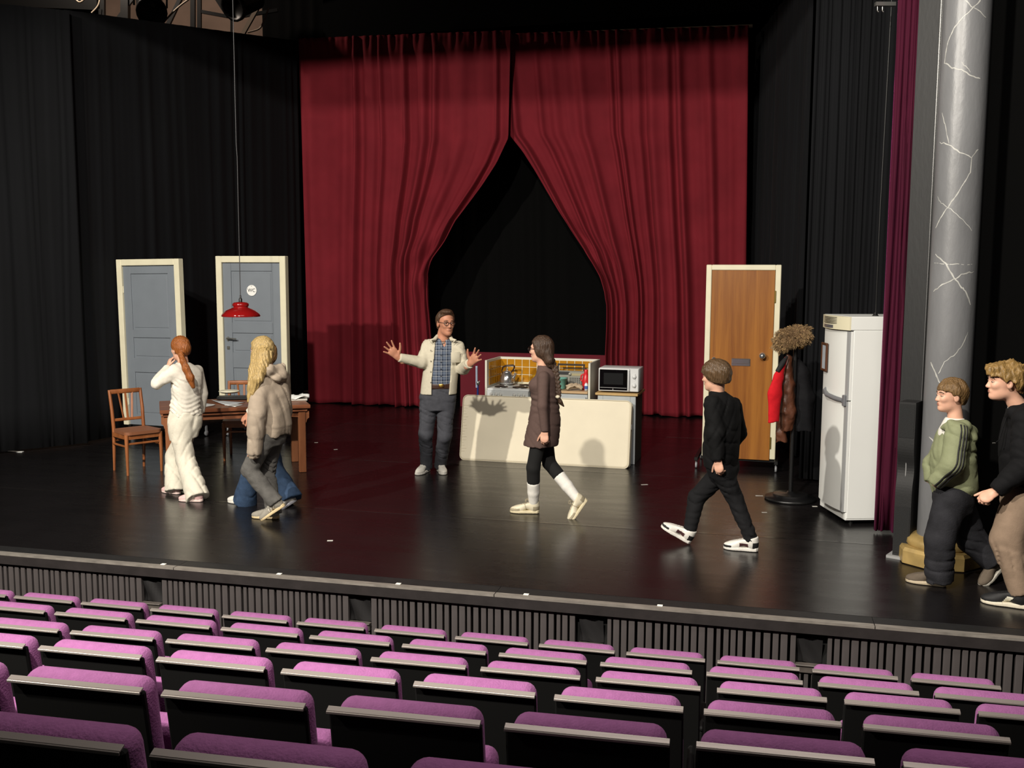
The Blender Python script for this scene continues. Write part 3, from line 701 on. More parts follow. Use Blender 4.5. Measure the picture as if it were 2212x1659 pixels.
# kettle
kp = kpos(0.03 + 0.13, 0.37, KZ + 0.016)
th = thing('kettle', 'shiny metal kettle with a dark looped handle on the stove', 'kettle', kp, -KB)
MB().lathe([(0.0, 0), (0.088, 0.002), (0.09, 0.012), (0.086, 0.06), (0.07, 0.11), (0.05, 0.138), (0.046, 0.142), (0, 0.145)], 32).build('body', M_chrome, th)
MB().lathe([(0.048, 0.140), (0.046, 0.150), (0.02, 0.158), (0.008, 0.16), (0.008, 0.168), (0.014, 0.175), (0.012, 0.185), (0, 0.188)], 20).build('lid', M_chrome, th)
MB().tube([(0.07, 0, 0.07), (0.095, 0, 0.10), (0.11, 0, 0.135)], [0.022, 0.015, 0.011], 12).build('spout', M_chrome, th)
MB().tube([(-0.06, 0, 0.12), (-0.065, 0, 0.16), (-0.05, 0, 0.2), (-0.02, 0, 0.215), (0.07, 0, 0.225), (0.09, 0, 0.215), (0.088, 0, 0.19), (0.06, 0, 0.15), (0.052, 0, 0.13)], [.006, .007, .009, .012, .012, .011, .009, .006, .005], 10).build('handle', mat('bakelite', '2a1712', .3), th)
# yellow jug behind the girl
kp = kpos(0.52, 0.40, KZ + 0.014)
th = thing('jug', 'yellow plastic jug at the back of the stove', 'jug', kp)
MB().lathe([(0, 0), (0.045, 0.001), (0.05, 0.06), (0.058, 0.12), (0.056, 0.122), (0.047, 0.06), (0.042, 0.006), (0, 0.005)], 24).build('body', mat('yellow_plastic', 'd9a52a', .35), th)
MB().tube([(-0.05, 0, 0.105), (-0.085, 0, 0.10), (-0.09, 0, 0.05), (-0.05, 0, 0.035)], .007, 8).build('handle', MATS['yellow_plastic'], th)
# teal bucket
kp = kpos(0.545 + 0.310, 0.17, KZ + 0.003)
th = thing('bucket', 'teal plastic bucket on the worktop beside the radio', 'bucket', kp)
MB().lathe([(0, 0), (0.062, 0.001), (0.066, 0.01), (0.083, 0.118), (0.09, 0.120), (0.09, 0.128), (0.08, 0.128), (0.06, 0.008), (0, 0.006)], 32).build('body', mat('teal_plastic', '69a195', .4), th)
# radio cassette recorder
kp = kpos(0.545 + 0.385, 0.42, KZ + 0.002)
th = thing('radio', 'silver grey radio cassette recorder with raised handle on the worktop', 'radio', kp, -KB)
M_rad = mat('radio_silver', '8f8f86', .4, metal=.2); M_rd = mat('radio_dark', '2b2b2e', .4)
MB().box((0, 0, 0.10), (0.34, 0.085, 0.18), bevel=.006).build('body', M_rad, th)
MB().box((-0.08, -0.044, 0.165), (0.14, 0.012, 0.035), bevel=.003).build('cassette_keys', M_rd, th)
MB().box((0.08, -0.044, 0.150), (0.13, 0.006, 0.03), bevel=.002).build('tuning_dial', mat('dial', 'a59d7c', .3), th)
frontlathe([(0.018, 0), (0.018, 0.012), (0.012, 0.016), (0, 0.016)], (-0.005, -0.042, 0.155)).build('knob', M_rad, th)
gr = MB().box((0.065, -0.043, 0.075), (0.17, 0.006, 0.085)).build('speaker_grille', M_rad, th)
for i in range(7):
    for j in range(4):
        MB().box((0.0 + i * 0.0225, -0.047, 0.045 + j * 0.021), (0.013, 0.003, 0.013)).build('hole', M_rd, gr)
MB().box((-0.09, -0.043, 0.075), (0.12, 0.006, 0.085)).build('cassette_door', M_rd, th)
MB().box((-0.155, 0, 0.225), (0.016, 0.016, 0.09)).box((0.155, 0, 0.225), (0.016, 0.016, 0.09)).box((0, 0, 0.262), (0.33, 0.022, 0.022), bevel=.005).build('handle', mat('radio_handle', '4a4540', .3, metal=.4), th)
# red bottle, small spray bottle, dish cloth
kp = kpos(0.545 + 0.605, 0.22, KZ + 0.002)
th = thing('detergent_bottle', 'tall red detergent bottle at the right end of the worktop', 'bottle', kp, -KB)
MB().lathe([(0, 0), (0.042, 0.001), (0.045, 0.01), (0.044, 0.10), (0.036, 0.15), (0.022, 0.185), (0.018, 0.19)], 20).build('body', mat('red_plastic', 'c81f28', .35), th)
MB().lathe([(0.021, 0.185), (0.021, 0.225), (0.018, 0.23), (0, 0.23)], 16).build('cap', MATS['red_plastic'], th)
MB().tube([(-0.038, 0, 0.09), (-0.062, 0, 0.11), (-0.055, 0, 0.16), (-0.02, 0, 0.18)], .009, 8).build('grip', MATS['red_plastic'], th)
kp = kpos(0.545 + 0.635, 0.095, KZ + 0.002)
th = thing('soap_bottle', 'small clear soap bottle with a blue label in front of the red bottle', 'bottle', kp)
MB().lathe([(0, 0), (0.02, 0.001), (0.021, 0.07), (0.01, 0.088), (0.008, 0.09)], 16).build('body', mat('clear_plastic', 'cfd8e0', .2), th)
MB().lathe([(0.0215, 0.02), (0.0215, 0.055)], 16).build('label_band', mat('blue_label', '3c5fa0', .5), th)
MB().lathe([(0.009, 0.09), (0.009, 0.11), (0, 0.112)], 10).build('cap', mat('cap_red', 'b03030', .4), th)
kp = kpos(0.545 + 0.495, 0.10, KZ + 0.002)
P = np.zeros((26, 20, 3))
for i in range(26):
    for j in range(20):
        a, b = i / 25 * 2 - 1, j / 19 * 2 - 1; rr = max(0, 1 - (a * a + b * b) * .62)
        P[i, j] = (a * 0.085 + 0.008 * math.sin(9 * b), b * 0.07, 0.012 + 0.062 * rr ** .5 * (0.84 + 0.16 * math.sin(7 * a + 5 * b) * math.cos(6 * b - 3 * a)) * (rr > 0))
o = MB().grid(P).build('dish_cloth', mat('beige_cloth', 'b5a288', .9, noise=(12, .15)), None, kp); md = o.modifiers.new('t', 'SOLIDIFY'); md.thickness = .012; md.offset = 1
tag(o, 'crumpled beige dish cloth in front of the radio', 'cloth')

# side cabinet with microwave
sc0 = np.array([0.965, 11.12, 0]); SB = math.radians(16)
th = thing('side_cabinet', 'grey open fronted cabinet with a light wood top under the microwave', 'cabinet', sc0, -SB)
w, d, h = 0.43, 0.50, 0.79
MB().box((w / 2, d / 2, h - 0.003), (w + 0.05, d + 0.04, 0.026), bevel=.003).build('top', mat('light_wood_top', 'b99a67', .45, noise=(7, .1)), th)
for x in (0.03, w - 0.03):
    MB().box((x, 0.02, h / 2 - 0.01), (0.06, 0.04, h - 0.02), bevel=.004).build('front_post', M_kgrey, th)
MB().box((w / 2, 0.02, h - 0.05), (w - 0.12, 0.04, 0.07), bevel=.003).box((w / 2, 0.02, 0.05), (w - 0.12, 0.04, 0.10), bevel=.003).build('rail', M_kgrey, th)
MB().box((0.012, d / 2 + .02, h / 2 - 0.01), (0.02, d - 0.04, h - 0.02)).build('side_panel', mat('dark_grey_side', '5b5a50', .6), th)
MB().box((w - 0.012, d / 2 + .02, h / 2 - 0.01), (0.02, d - 0.04, h - 0.02)).build('side_panel', MATS['dark_grey_side'], th)
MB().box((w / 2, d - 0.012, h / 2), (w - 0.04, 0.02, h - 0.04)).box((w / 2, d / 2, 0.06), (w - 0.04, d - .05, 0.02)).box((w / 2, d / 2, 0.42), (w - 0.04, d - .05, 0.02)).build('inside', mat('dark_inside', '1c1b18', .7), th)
mp_ = sc0 + np.array([math.cos(SB) * 0.0 + math.sin(SB) * 0.05, 0.05, h + 0.012])
th = thing('microwave', 'white microwave oven with black door window on the side cabinet', 'microwave', mp_, -SB)
w, d, h = 0.455, 0.33, 0.262
M_mw = mat('microwave_white', 'cfd1d2', .35); M_glass = mat('black_glass', '070808', .08)
MB().box((w / 2, d / 2, h / 2 + .012), (w, d, h), bevel=.008, seg=2).build('body', M_mw, th)
dr = MB().box((0.178, -0.012, h / 2 + .012), (0.352, 0.024, h - 0.006), bevel=.006, seg=2).build('door', M_mw, th)
MB().box((0.172, -0.026, h / 2 + .012), (0.315, 0.006, h - 0.03), bevel=.003).build('window', M_glass, dr)
MB().box((0.172, -0.030, h / 2 + .025), (0.22, 0.003, 0.13), bevel=.002).build('inner_window', mat('mesh_window', '161718', .25), dr)
MB().box((0.172, -0.0295, 0.055), (0.30, 0.003, 0.005)).box((0.168, -0.0295, 0.038), (0.008, 0.003, 0.014)).build('window_marking', mat('pale_marking', '9a9a9a', .4), dr)
MB().tube([(0.340, -0.026, 0.03), (0.343, -0.036, 0.07), (0.343, -0.038, 0.14), (0.343, -0.036, 0.21), (0.340, -0.026, 0.255)], .010, 8).build('handle', M_mw, dr)
cp = MB().box((0.405, -0.008, h / 2 + .012), (0.092, 0.018, h - 0.006), bevel=.004).build('control_panel', M_mw, th)
for z in (0.185, 0.085):
    frontlathe([(0.024, 0), (0.024, 0.008), (0.018, 0.018), (0, 0.02)], (0.405, -0.017, z)).build('knob', M_mw, cp)
MB().box((0.418, -0.0175, 0.18), (0.004, 0.002, 0.07)).box((0.418, -0.0175, 0.08), (0.004, 0.002, 0.06)).build('scale_marks', mat('grey_mark', '6a6c70', .5), cp)

# blue pole behind the mattress
p = at(1032, 850, 11.9)
th = thing('mop_pole', 'thin pole, white above and blue below, standing left of the kitchen set', 'pole', (p[0], p[1], 0))
MB().tube([(0, 0, 0.0), (0.0, 0, 0.80)], .012, 10).build('lower_pole', mat('blue_plastic', '2c3f86', .35), th)
MB().tube([(-0.012, 0, 0.76), (-0.014, 0, 1.02)], .014, 10).build('upper_pole', mat('pale_blue_plastic', 'b9c6dd', .35), th)
MB().lathe([(.012, .79), (.02, .80), (.02, .83), (.012, .84)], 12, c=(0.004, -0.01, 0)).tube([(0.0, -.02, .81), (.025, -.02, .84)], .006, 6).build('clamp', M_steelb, th)

# mattress leaning on the kitchen set
mL, mR = on(993, 993), on(1357, 1013)
mdv = (mR - mL); MLn = float(np.linalg.norm(mdv)); ma = math.atan2(mdv[1], mdv[0])
th = thing('mattress', 'bare cream mattress standing on its long edge against the kitchen set', 'mattress', mL, ma)
th.rotation_euler = (-math.radians(11.5), 0, ma)
M_matt = mat('cream_ticking', 'e2d9c2', .85, noise=(3, .05), sheen=.1)
hh, tt = 0.745, 0.115
out = rrect(0.0, 0.004, MLn, hh, 0.055, 6)
bm = bmesh.new(); vs = [bm.verts.new((x, 0, z)) for x, z in out]; fc = bm.faces.new(vs)
r_ = bmesh.ops.extrude_face_region(bm, geom=[fc]); bmesh.ops.translate(bm, vec=(0, tt, 0), verts=[v for v in r_['geom'] if isinstance(v, bmesh.types.BMVert)])
bmesh.ops.recalc_face_normals(bm, faces=bm.faces)
cap = [e for e in bm.edges if abs(e.verts[0].co.y - e.verts[1].co.y) < 1e-6]
bmesh.ops.bevel(bm, geom=cap, offset=0.022, segments=3, affect='EDGES', profile=.5)
me = bpy.data.meshes.new('body'); bm.to_mesh(me); bm.free(); me.materials.append(M_matt)
for p_ in me.polygons: p_.use_smooth = len(p_.vertices) < 8
link('body', me, th)
for y in (0.006, tt - 0.006):
    o2 = [(x, y, z) for x, z in rrect(-0.002, 0.002, MLn + 0.002, hh + 0.002, 0.057, 6)]; MB().tube(o2 + [o2[0]], .006, 6, caps=False).build('piping', mat('cream_piping', 'd2cab4', .8), th)
for k in range(17):
    MB().tube([(0.012, -0.0015, 0.10 + k * 0.033), (0.05 + 0.02 * math.sin(k * 1.7), -0.0025, 0.102 + k * 0.033)], .0018, 5).build('wrinkle', M_matt, th)
MB().box((MLn + 0.006, tt * .5, hh * 0.62), (0.01, 0.02, 0.06), bevel=.003).build('care_tag', mat('white_tag', 'e6e6e6', .6), th)

# ================================================================== REFRIGERATOR, COAT STAND
th = thing('refrigerator', 'tall white refrigerator with a vented cap and rounded door at the right', 'refrigerator', (3.10, 8.63, 0), math.radians(-86))
M_fr = mat('fridge_white', 'e2e4e1', .35, noise=(2, .03)); M_frc = mat('fridge_cream', 'd6d0b4', .4); M_frg = mat('fridge_grey', '9b9d9e', .4)
fw, fd = 0.58, 0.56
MB().box((0, 0.02, 0.055 + 0.805), (fw, fd, 1.61), bevel=.004).build('body', M_fr, th)
MB().box((0, 0.0, 1.722), (fw + 0.006, fd + .03, 0.116), bevel=.006).build('cap', M_fr, th)
nose = [(-0.293, 0)] + [(x / 10 * 0.293, -0.045 * (1 - (x / 10) ** 2) - 0.012) for x in range(-10, 11)] + [(0.293, 0)]
cm = MB().prism([(x, y - 0.29) for x, y in nose], 1.665, 1.778, plane='xy').build('vent_hood', M_frc, th)
for k in range(5):
    MB().prism([(x * .82 - .02, y - 0.293 - .004) for x, y in nose[1:-1]] + [(x * .82 - .02, y - 0.29) for x, y in nose[1:-1]][::-1], 1.763 - k * .0125, 1.768 - k * .0125, plane='xy').build('vent_slot', mat('vent_dark', '3a352c', .6), cm)
MB().prism([(x * .8 - .03, y - 0.2935) for x, y in nose[1:-1]] + [(x * .8 - .03, y - 0.29) for x, y in nose[1:-1]][::-1], 1.674, 1.700, plane='xy').build('vent_window', mat('vent_grey', '55555a', .3), cm)
dout = [(-0.288, 0)] + [(x / 10 * 0.288, -0.03 * (1 - (x / 10) ** 2) - 0.022) for x in range(-10, 11)] + [(0.288, 0)]
for zz0, zz1 in ((1.075, 1.655), (0.115, 1.065)):
    dr = MB().prism([(x, y - 0.262) for x, y in dout], zz0, zz1, plane='xy').build('door', M_fr, th)
    MB().box((0.262, -0.292, (zz0 + zz1) / 2), (0.05, 0.012, zz1 - zz0)).build('edge_strip', M_frg, dr)
    if zz0 > 1:
        MB().box((0.255, -0.305, 1.07), (0.05, 0.03, 0.095), bevel=.006).build('hinge_cover', mat('hinge_grey', '6a6c70', .4), dr)
        MB().tube([(-0.16, -0.305, 1.135), (-0.15, -0.325, 1.11), (-0.05, -0.338, 1.085), (0.12, -0.332, 1.075), (0.24, -0.312, 1.07)], [.008, .016, .02, .02, .018], 10).build('handle', mat('handle_grey', '707276', .4), dr)
MB().box((0, 0.01, 0.075), (fw - .01, fd, 0.07), bevel=.004).build('plinth', M_fr, th)
for x in (-.24, .24):
    for y in (-.2, .24): MB().lathe([(.02, 0), (.02, .045)], 12, c=(x, y, 0)).build('foot', M_steel, th)
MB().tube([(0.1, 0.0, 1.78), (0.105, 0, 1.80), (0.1, 0.0, 2.6), (0.11, 0.02, 4.9)], .006, 6).lathe([(.03, 1.778), (.02, 1.79), (.01, 1.81)], 10, c=(.1, 0, 0)).build('cable', mat('black_cable', '0a0a0a', .5), th)
# framed picture hung on the fridge door
a86 = math.radians(-86)
Rf = Matrix.Rotation(a86, 3, 'Z'); pp = Vector((3.10, 8.63, 0)) + Rf @ Vector((-0.195, -0.318, 1.405))
th = thing('picture_frame', 'small brown framed picture hung on the refrigerator door', 'picture', pp, a86 - 0.12)
M_pf = mat('brown_frame', '4a2a17', .4)
for x in (-.075, .075): MB().box((x, 0, 0), (0.02, 0.018, 0.25), bevel=.003).build('moulding', M_pf, th)
for z in (-.115, .115): MB().box((0, 0, z), (0.13, 0.018, 0.02), bevel=.003).build('moulding', M_pf, th)
MB().box((0, 0.002, 0), (0.132, 0.006, 0.212)).build('print', mat('pale_print_grey', 'a9b2bb', .3, noise=(8, .1)), th)

CS = on(1707, 1079)
th = thing('coat_stand', 'black coat stand with a round base and curled brass hooks', 'coat stand', (CS[0], CS[1], 0))
M_cs = mat('black_lacquer', '121213', .35)
MB().lathe([(0.0, 0.0), (0.235, 0.0), (0.24, 0.01), (0.235, 0.028), (0.17, 0.032), (0.165, 0.055), (0.15, 0.06), (0.04, 0.062), (0.03, 0.08), (0.0, 0.08)], 40).build('base', M_cs, th)
MB().tube([(0, 0, 0.06), (0, 0, 1.60)], .02, 14).build('pole', M_cs, th)
for a in range(4):
    an = a * PI / 2 + 0.5; c, s_ = math.cos(an), math.sin(an)
    MB().tube([(0.01 * c, 0.01 * s_, 1.47), (0.05 * c, 0.05 * s_, 1.445), (0.09 * c, 0.09 * s_, 1.45), (0.105 * c, 0.105 * s_, 1.475), (0.095 * c, 0.095 * s_, 1.49)], .007, 8).build('hook', M_brass, th)
    MB().tube([(0.01 * c, 0.01 * s_, 1.48), (0.05 * c, 0.05 * s_, 1.52), (0.08 * c, 0.08 * s_, 1.575), (0.10 * c, 0.10 * s_, 1.60)], .007, 8).build('hook', M_brass, th)

# ================================================================== TAPE MARKS AND WEDGE OF LIGHT
M_mark = mat('white_tape', 'd9d7d0', .6)
marks = [((683, 956), 'beside the right end of the table', 0.3), ((725, 971), 'on the floor between the table and the man', 0.5), ((713, 1168), 'downstage below the table', 0.1),
         ((1392, 1047), 'in front of the right end of the mattress', 0.2), ((1640, 1071), 'between the wooden door and the coat stand base', -0.1), ((1651, 1107), 'in front of the coat stand base', 0.0), ((1760, 1094), 'between the coat stand and the refrigerator', 0.0), ((1432, 898), 'under the hem of the right red curtain', 0.0)]
for (px, py), w, a in marks:
    p = on(px, py); L = 0.045 if px not in (1640, 1392) else 0.07
    tag(MB().box((0, 0, 0.001), (L, 0.022, 0.002)).build('tape_mark', M_mark, None, p, a), 'small white tape mark ' + w, 'tape mark', 'white tape marks on the stage floor')
for k, (px, py) in enumerate(((340, 1226), (588, 1250), (850, 1271), (1130, 1294), (1423, 1318))):
    p = on(px, py); q = stg(np.dot(p - EDGE, E2), 0.03)
    tag(MB().box((0, 0, 0.0035), (0.035, 0.03, 0.003), bevel=.001).build('edge_mark', mat('bright_marker', 'f1eee4', .5), None, q, SROT), ['small white marker on the stage lip, leftmost of five', 'small white marker on the stage lip, second from the left', 'small white marker on the stage lip, middle one of five', 'small white marker on the stage lip, fourth from the left', 'small white marker on the stage lip, rightmost of five'][k], 'marker', 'white markers along the stage lip')
p = on(30, 975)
tag(MB().prism([(-0.2, 0.0), (0.13, -0.07), (0.13, -0.02), (-0.1, 0.02)], 0.001, 0.006, plane='xy').build('light_wedge', M_paper, None, p), 'light under the black curtain at the far left, laid as a flat white wedge', 'paper')  # light under the curtain hem, laid in as a flat white piece

# ================================================================== GRID ABOVE THE LEFT CURTAIN
th = thing('lighting_truss', 'black steel lighting truss above the left curtain', 'truss', at(420, 40, 16.6))
o0 = at(420, 40, 16.6)
def tp(px, py, Y=16.6): return at(px, py, Y) - o0
def tbar(name, a, b, w, m=M_steel): return MB().bar(tp(*a), tp(*b), w, w).build(name, m, th)
tbar('post', (222, -60), (222, 60), .07); tbar('post', (417, -60), (417, 80), .07); tbar('post', (431, -60), (431, 80), .06); tbar('post', (271, -60), (271, 60), .12); tbar('post', (500, -60), (500, 90), .03)
tbar('cross_bar', (434, 25), (505, 38), .05); tbar('cross_bar', (505, 38), (600, 22), .05); tbar('cross_bar', (90, 12), (222, 30), .12); tbar('added_dark_bar', (-60, -4), (216, 8), .26)  # last bar is added, black, to darken the corner above the curtain
M_pale = mat('worn_steel', '8c7c6c', .5)
tbar('brace', (458, -20), (494, 36), .07); tbar('brace', (556, 18), (520, 82), .06, M_pale); tbar('brace', (398, -20), (362, 56), .06); tbar('brace', (300, -20), (255, 40), .05)
tbar('top_chord', (-40, -45), (640, -45), .1)
M_can = mat('spot_black', '0c0c0c', .4)
def can(px, py, Y, L, r, yaw, tilt, label):
    th = thing('stage_spotlight', label, 'spotlight', at(px, py, Y), yaw, 'spotlights above the left curtain'); th.rotation_euler = (tilt, 0, yaw)
    MB().lathe([(0, -L / 2), (r * .8, -L / 2), (r, -L / 2 + .04), (r, L / 2 - .1), (r * 1.15, L / 2 - .06), (r * 1.15, L / 2), (r * .95, L / 2), (r * .9, L / 2 - .05), (0, L / 2 - .05)], 20, rot=Matrix.Rotation(PI / 2, 3, 'X')).build('housing', M_can, th)
    MB().tube([(-r * 1.2, 0, 0), (-r * 1.2, 0, r * 1.7), (r * 1.2, 0, r * 1.7), (r * 1.2, 0, 0)], .018, 6).build('yoke', M_can, th)
    MB().tube([(0, 0, r * 1.7), (0, 0, r * 1.7 + .5)], .03, 8).build('clamp', M_can, th)
can(325, 14, 16.0, .62, .20, .4, .5, 'black stage spotlight above the curtain, left of the two hanging lamps')
can(528, 4, 16.0, .6, .19, -.5, .5, 'black stage spotlight above the curtain, right of the two hanging lamps')
M_cab = mat('pale_cable', 'b8a894', .6)
for k, (path, lab) in enumerate((([(217, -10), (212, 12), (198, 28)], 'pale cable dangling at the left end of the truss'), ([(415, -6), (392, 10), (372, 28), (352, 50)], 'pale cable looping down beside the left spotlight'), ([(580, 18), (570, 45), (560, 62), (535, 70)], 'pale cable looping beneath the right spotlight'), ([(160, -5), (172, 5), (186, -5)], 'pale cable looped at the top edge of the picture'))):
    o1 = at(*path[0], 16.2); P_ = [at(x, y, 16.2) - o1 for x, y in path]
    fine = []
    for i in range(len(P_) - 1):
        for q in range(5):
            t = q / 5; p0, p1, p2, p3 = P_[max(i - 1, 0)], P_[i], P_[i + 1], P_[min(i + 2, len(P_) - 1)]
            fine.append(0.5 * (2 * p1 + (p2 - p0) * t + (2 * p0 - 5 * p1 + 4 * p2 - p3) * t * t + (3 * p1 - p0 - 3 * p2 + p3) * t ** 3))
    fine.append(P_[-1]); tag(MB().tube(fine, .014, 6).build('cable', M_cab, None, o1), lab, 'cable', 'cables at the truss')
p = at(1912, 12, 8.3)
th = thing('curtain_track', 'short curtain track end with hooks at the top beside the wine curtain', 'track', p)
MB().box((0, 0, 0.01), (0.16, 0.04, 0.03)).build('rail', M_steelb, th)
for x in (-.06, -.02): MB().tube([(x, 0, -.005), (x, 0, -.04), (x + .01, 0, -.05)], .005, 6).build('hook', M_steelb, th)
# ================================================================== FIGURES: distance fields turned into smooth meshes
def V(*a): return np.array(a, dtype=np.float64)
def unit(v): v = np.asarray(v, float); return v / (np.linalg.norm(v) + 1e-12)
def surf(fn, lo, hi, vx):
    lo = np.array(lo, float); n = np.ceil((np.array(hi, float) - lo) / vx).astype(int) + 1
    ax = [lo[i] + vx * np.arange(n[i]) for i in range(3)]
    P = np.stack(np.meshgrid(*ax, indexing='ij'), -1).astype(np.float32)
    d = fn(P).astype(np.float32)
    d[0] = np.maximum(d[0], vx); d[-1] = np.maximum(d[-1], vx); d[:, 0] = np.maximum(d[:, 0], vx); d[:, -1] = np.maximum(d[:, -1], vx); d[:, :, 0] = np.maximum(d[:, :, 0], vx); d[:, :, -1] = np.maximum(d[:, :, -1], vx)
    nx, ny, nz = d.shape; s = d < 0
    cn_ = np.zeros((nx - 1, ny - 1, nz - 1), np.int8)
    cor = [(i, j, k) for i in (0, 1) for j in (0, 1) for k in (0, 1)]
    for i, j, k in cor: cn_ += s[i:nx - 1 + i, j:ny - 1 + j, k:nz - 1 + k]
    act = (cn_ > 0) & (cn_ < 8)
    ijk = np.argwhere(act); idx = -np.ones(act.shape, np.int64); idx[act] = np.arange(len(ijk))
    pos = np.zeros((len(ijk), 3)); cnt = np.zeros(len(ijk))
    I, J, K = ijk.T
    for a in cor:
        for axn in range(3):
            if a[axn] == 0:
                b = list(a); b[axn] = 1
                da = d[I + a[0], J + a[1], K + a[2]]; db = d[I + b[0], J + b[1], K + b[2]]
                m = (da < 0) != (db < 0)
                t = da[m] / (da[m] - db[m])
                q = np.tile(np.array(a, float), (m.sum(), 1)); q[:, axn] += t
                pos[m] += q; cnt[m] += 1
    verts = lo + (pos / cnt[:, None] + ijk) * vx
    faces = []
    for axn in range(3):
        o1, o2 = [(1, 2), (2, 0), (0, 1)][axn]
        sl0 = [slice(1, -1)] * 3; sl1 = [slice(1, -1)] * 3
        sl0[axn] = slice(0, -1); sl1[axn] = slice(1, None)
        s0, s1 = s[tuple(sl0)], s[tuple(sl1)]
        e = np.argwhere(s0 != s1)
        if len(e) == 0: continue
        fl_ = s1[tuple(e.T)]
        e = e + 1; e[:, axn] -= 1
        def cell(a, b):
            c = e.copy(); c[:, o1] -= a; c[:, o2] -= b; return idx[tuple(c.T)]
        q = np.stack([cell(1, 1), cell(0, 1), cell(0, 0), cell(1, 0)], 1)
        q[fl_] = q[fl_][:, ::-1]
        faces.append(q)
    faces = np.concatenate(faces)
    return verts, faces
def cone(P, a, b, ra, rb, flat=None, cap=None):
    a = np.asarray(a, np.float32); b = np.asarray(b, np.float32); ab = b - a; L2 = float(ab @ ab) + 1e-9
    t = np.clip(((P - a) @ ab) / L2, 0, 1)
    q = P - (a + t[..., None] * ab)
    if flat is not None:
        ax, f = flat; ax = np.asarray(ax, np.float32)
        q = q + ax * ((q @ ax) * (1 / f - 1))[..., None]
    d = np.sqrt((q * q).sum(-1)) - (ra + (rb - ra) * t)
    if cap is not None:           # cut flat: positive = distance kept beyond b
        u = ab / math.sqrt(L2); d = np.maximum(d, (P - b) @ u - cap)
    return d
def ell(P, c, r, R=None):
    q = P - np.asarray(c, np.float32)
    if R is not None: q = q @ np.asarray(R, np.float32)
    r = np.asarray(r, np.float32)
    return (np.sqrt(((q / r) ** 2).sum(-1)) - 1) * float(r.min())
def smin(a, b, k):
    h = np.clip(0.5 + 0.5 * (b - a) / k, 0, 1)
    return b + (a - b) * h - k * h * (1 - h)
def chain(P, pts, rads, flat=None, k=0.0, cap=None):
    d = None
    for i in range(len(pts) - 1):
        e = cone(P, pts[i], pts[i + 1], rads[i], rads[i + 1], flat, cap if i == len(pts) - 2 else None)
        d = e if d is None else (np.minimum(d, e) if k == 0 else smin(d, e, k))
    return d
def loft(P, secs, lat, p=2.3, cut=True):
    """secs: (z, cx, cy, halfwidth, halfdepth) from low to high"""
    S = np.array(sorted(secs), float); z = P[..., 2]
    cx = np.interp(z, S[:, 0], S[:, 1]); cy = np.interp(z, S[:, 0], S[:, 2]); w = np.interp(z, S[:, 0], S[:, 3]); dp = np.interp(z, S[:, 0], S[:, 4])
    x = P[..., 0] - cx; y = P[..., 1] - cy
    a = np.abs(x * lat[0] + y * lat[1]) / w; b = np.abs(-x * lat[1] + y * lat[0]) / dp
    d = ((a ** p + b ** p) ** (1 / p) - 1) * np.minimum(w, dp)
    if cut: d = np.maximum(d, np.maximum(z - S[-1, 0], S[0, 0] - z))
    return d
def wr(P, seed, amp, f, aniso=(1, 1, 1)):
    r = np.random.default_rng(seed); o = 0
    for i in range(5):
        k = r.normal(size=3) * f * np.array(aniso) * (0.6 + 0.35 * i); ph = r.uniform(0, 6.28)
        o = o + np.sin(P @ k.astype(np.float32) + ph + 0.8 * np.sin(P @ (k[[1, 2, 0]] * .5).astype(np.float32))) * amp / (1 + 0.5 * i)
    return o
def crease(P, seed, amp, f, d, warp=.5):
    """sharp valleys across direction d"""
    r = np.random.default_rng(seed); d = unit(d); o = 0
    for i in range(3):
        k = (unit(d + r.normal(size=3) * .38) * f * (.75 + .5 * i)).astype(np.float32); k2 = (r.normal(size=3) * f * .25).astype(np.float32)
        s_ = np.sin(P @ k + r.uniform(0, 6.28) + warp * 2.4 * np.sin(P @ k2 + r.uniform(0, 6.28)))
        m = np.sin(P @ (r.normal(size=3) * f * .30).astype(np.float32) + r.uniform(0, 6.28)) + .5 * np.sin(P @ (r.normal(size=3) * f * .5).astype(np.float32) + r.uniform(0, 6.28))
        o = o + (np.exp(-(s_ / .30) ** 2) - .25) * amp * np.clip(m, 0, 1.2)
    return o
def project(fn, p, out, far=.14):
    """slide a point inwards along -out until it meets the surface of fn"""
    ss = np.linspace(far, -.06, 120); Q = (p[None] + out[None] * ss[:, None]).astype(np.float32)
    D = fn(Q[:, None, None, :]).reshape(-1); i = int(np.argmax(D <= 0)) if (D <= 0).any() else 60
    return p + out * ss[i]
def bbox(pts, m):
    A = np.array(pts); return A.min(0) - m, A.max(0) + m
def mesh_from(name, chunks, mats, org=(0, 0, 0), smooth=True):
    vs, fs, mi = [], [], []; o = 0
    for v, f, m in chunks:
        v = np.asarray(v) - np.asarray(org); vs += v.tolist(); fs += [[i + o for i in q] for q in (f.tolist() if hasattr(f, 'tolist') else f)]
        mi += (list(m) if hasattr(m, '__len__') else [m] * len(f)); o += len(v)
    me = bpy.data.meshes.new(name); me.from_pydata(vs, [], fs)
    for m in mats: me.materials.append(m)
    me.polygons.foreach_set('material_index', [int(x) for x in mi]); me.polygons.foreach_set('use_smooth', [smooth] * len(fs)); me.update()
    return me
def sphere_chunk(c, r, m, n=10, squash=(1, 1, 1)):
    vs, fs = [], []
    for i in range(n + 1):
        for j in range(2 * n):
            a, b = PI * i / n, PI * j / n
            vs.append((c[0] + r * squash[0] * math.sin(a) * math.cos(b), c[1] + r * squash[1] * math.sin(a) * math.sin(b), c[2] + r * squash[2] * math.cos(a)))
    for i in range(n):
        for j in range(2 * n): fs.append((i * 2 * n + j, (i + 1) * 2 * n + j, (i + 1) * 2 * n + (j + 1) % (2 * n), i * 2 * n + (j + 1) % (2 * n)))
    return np.array(vs), fs, m
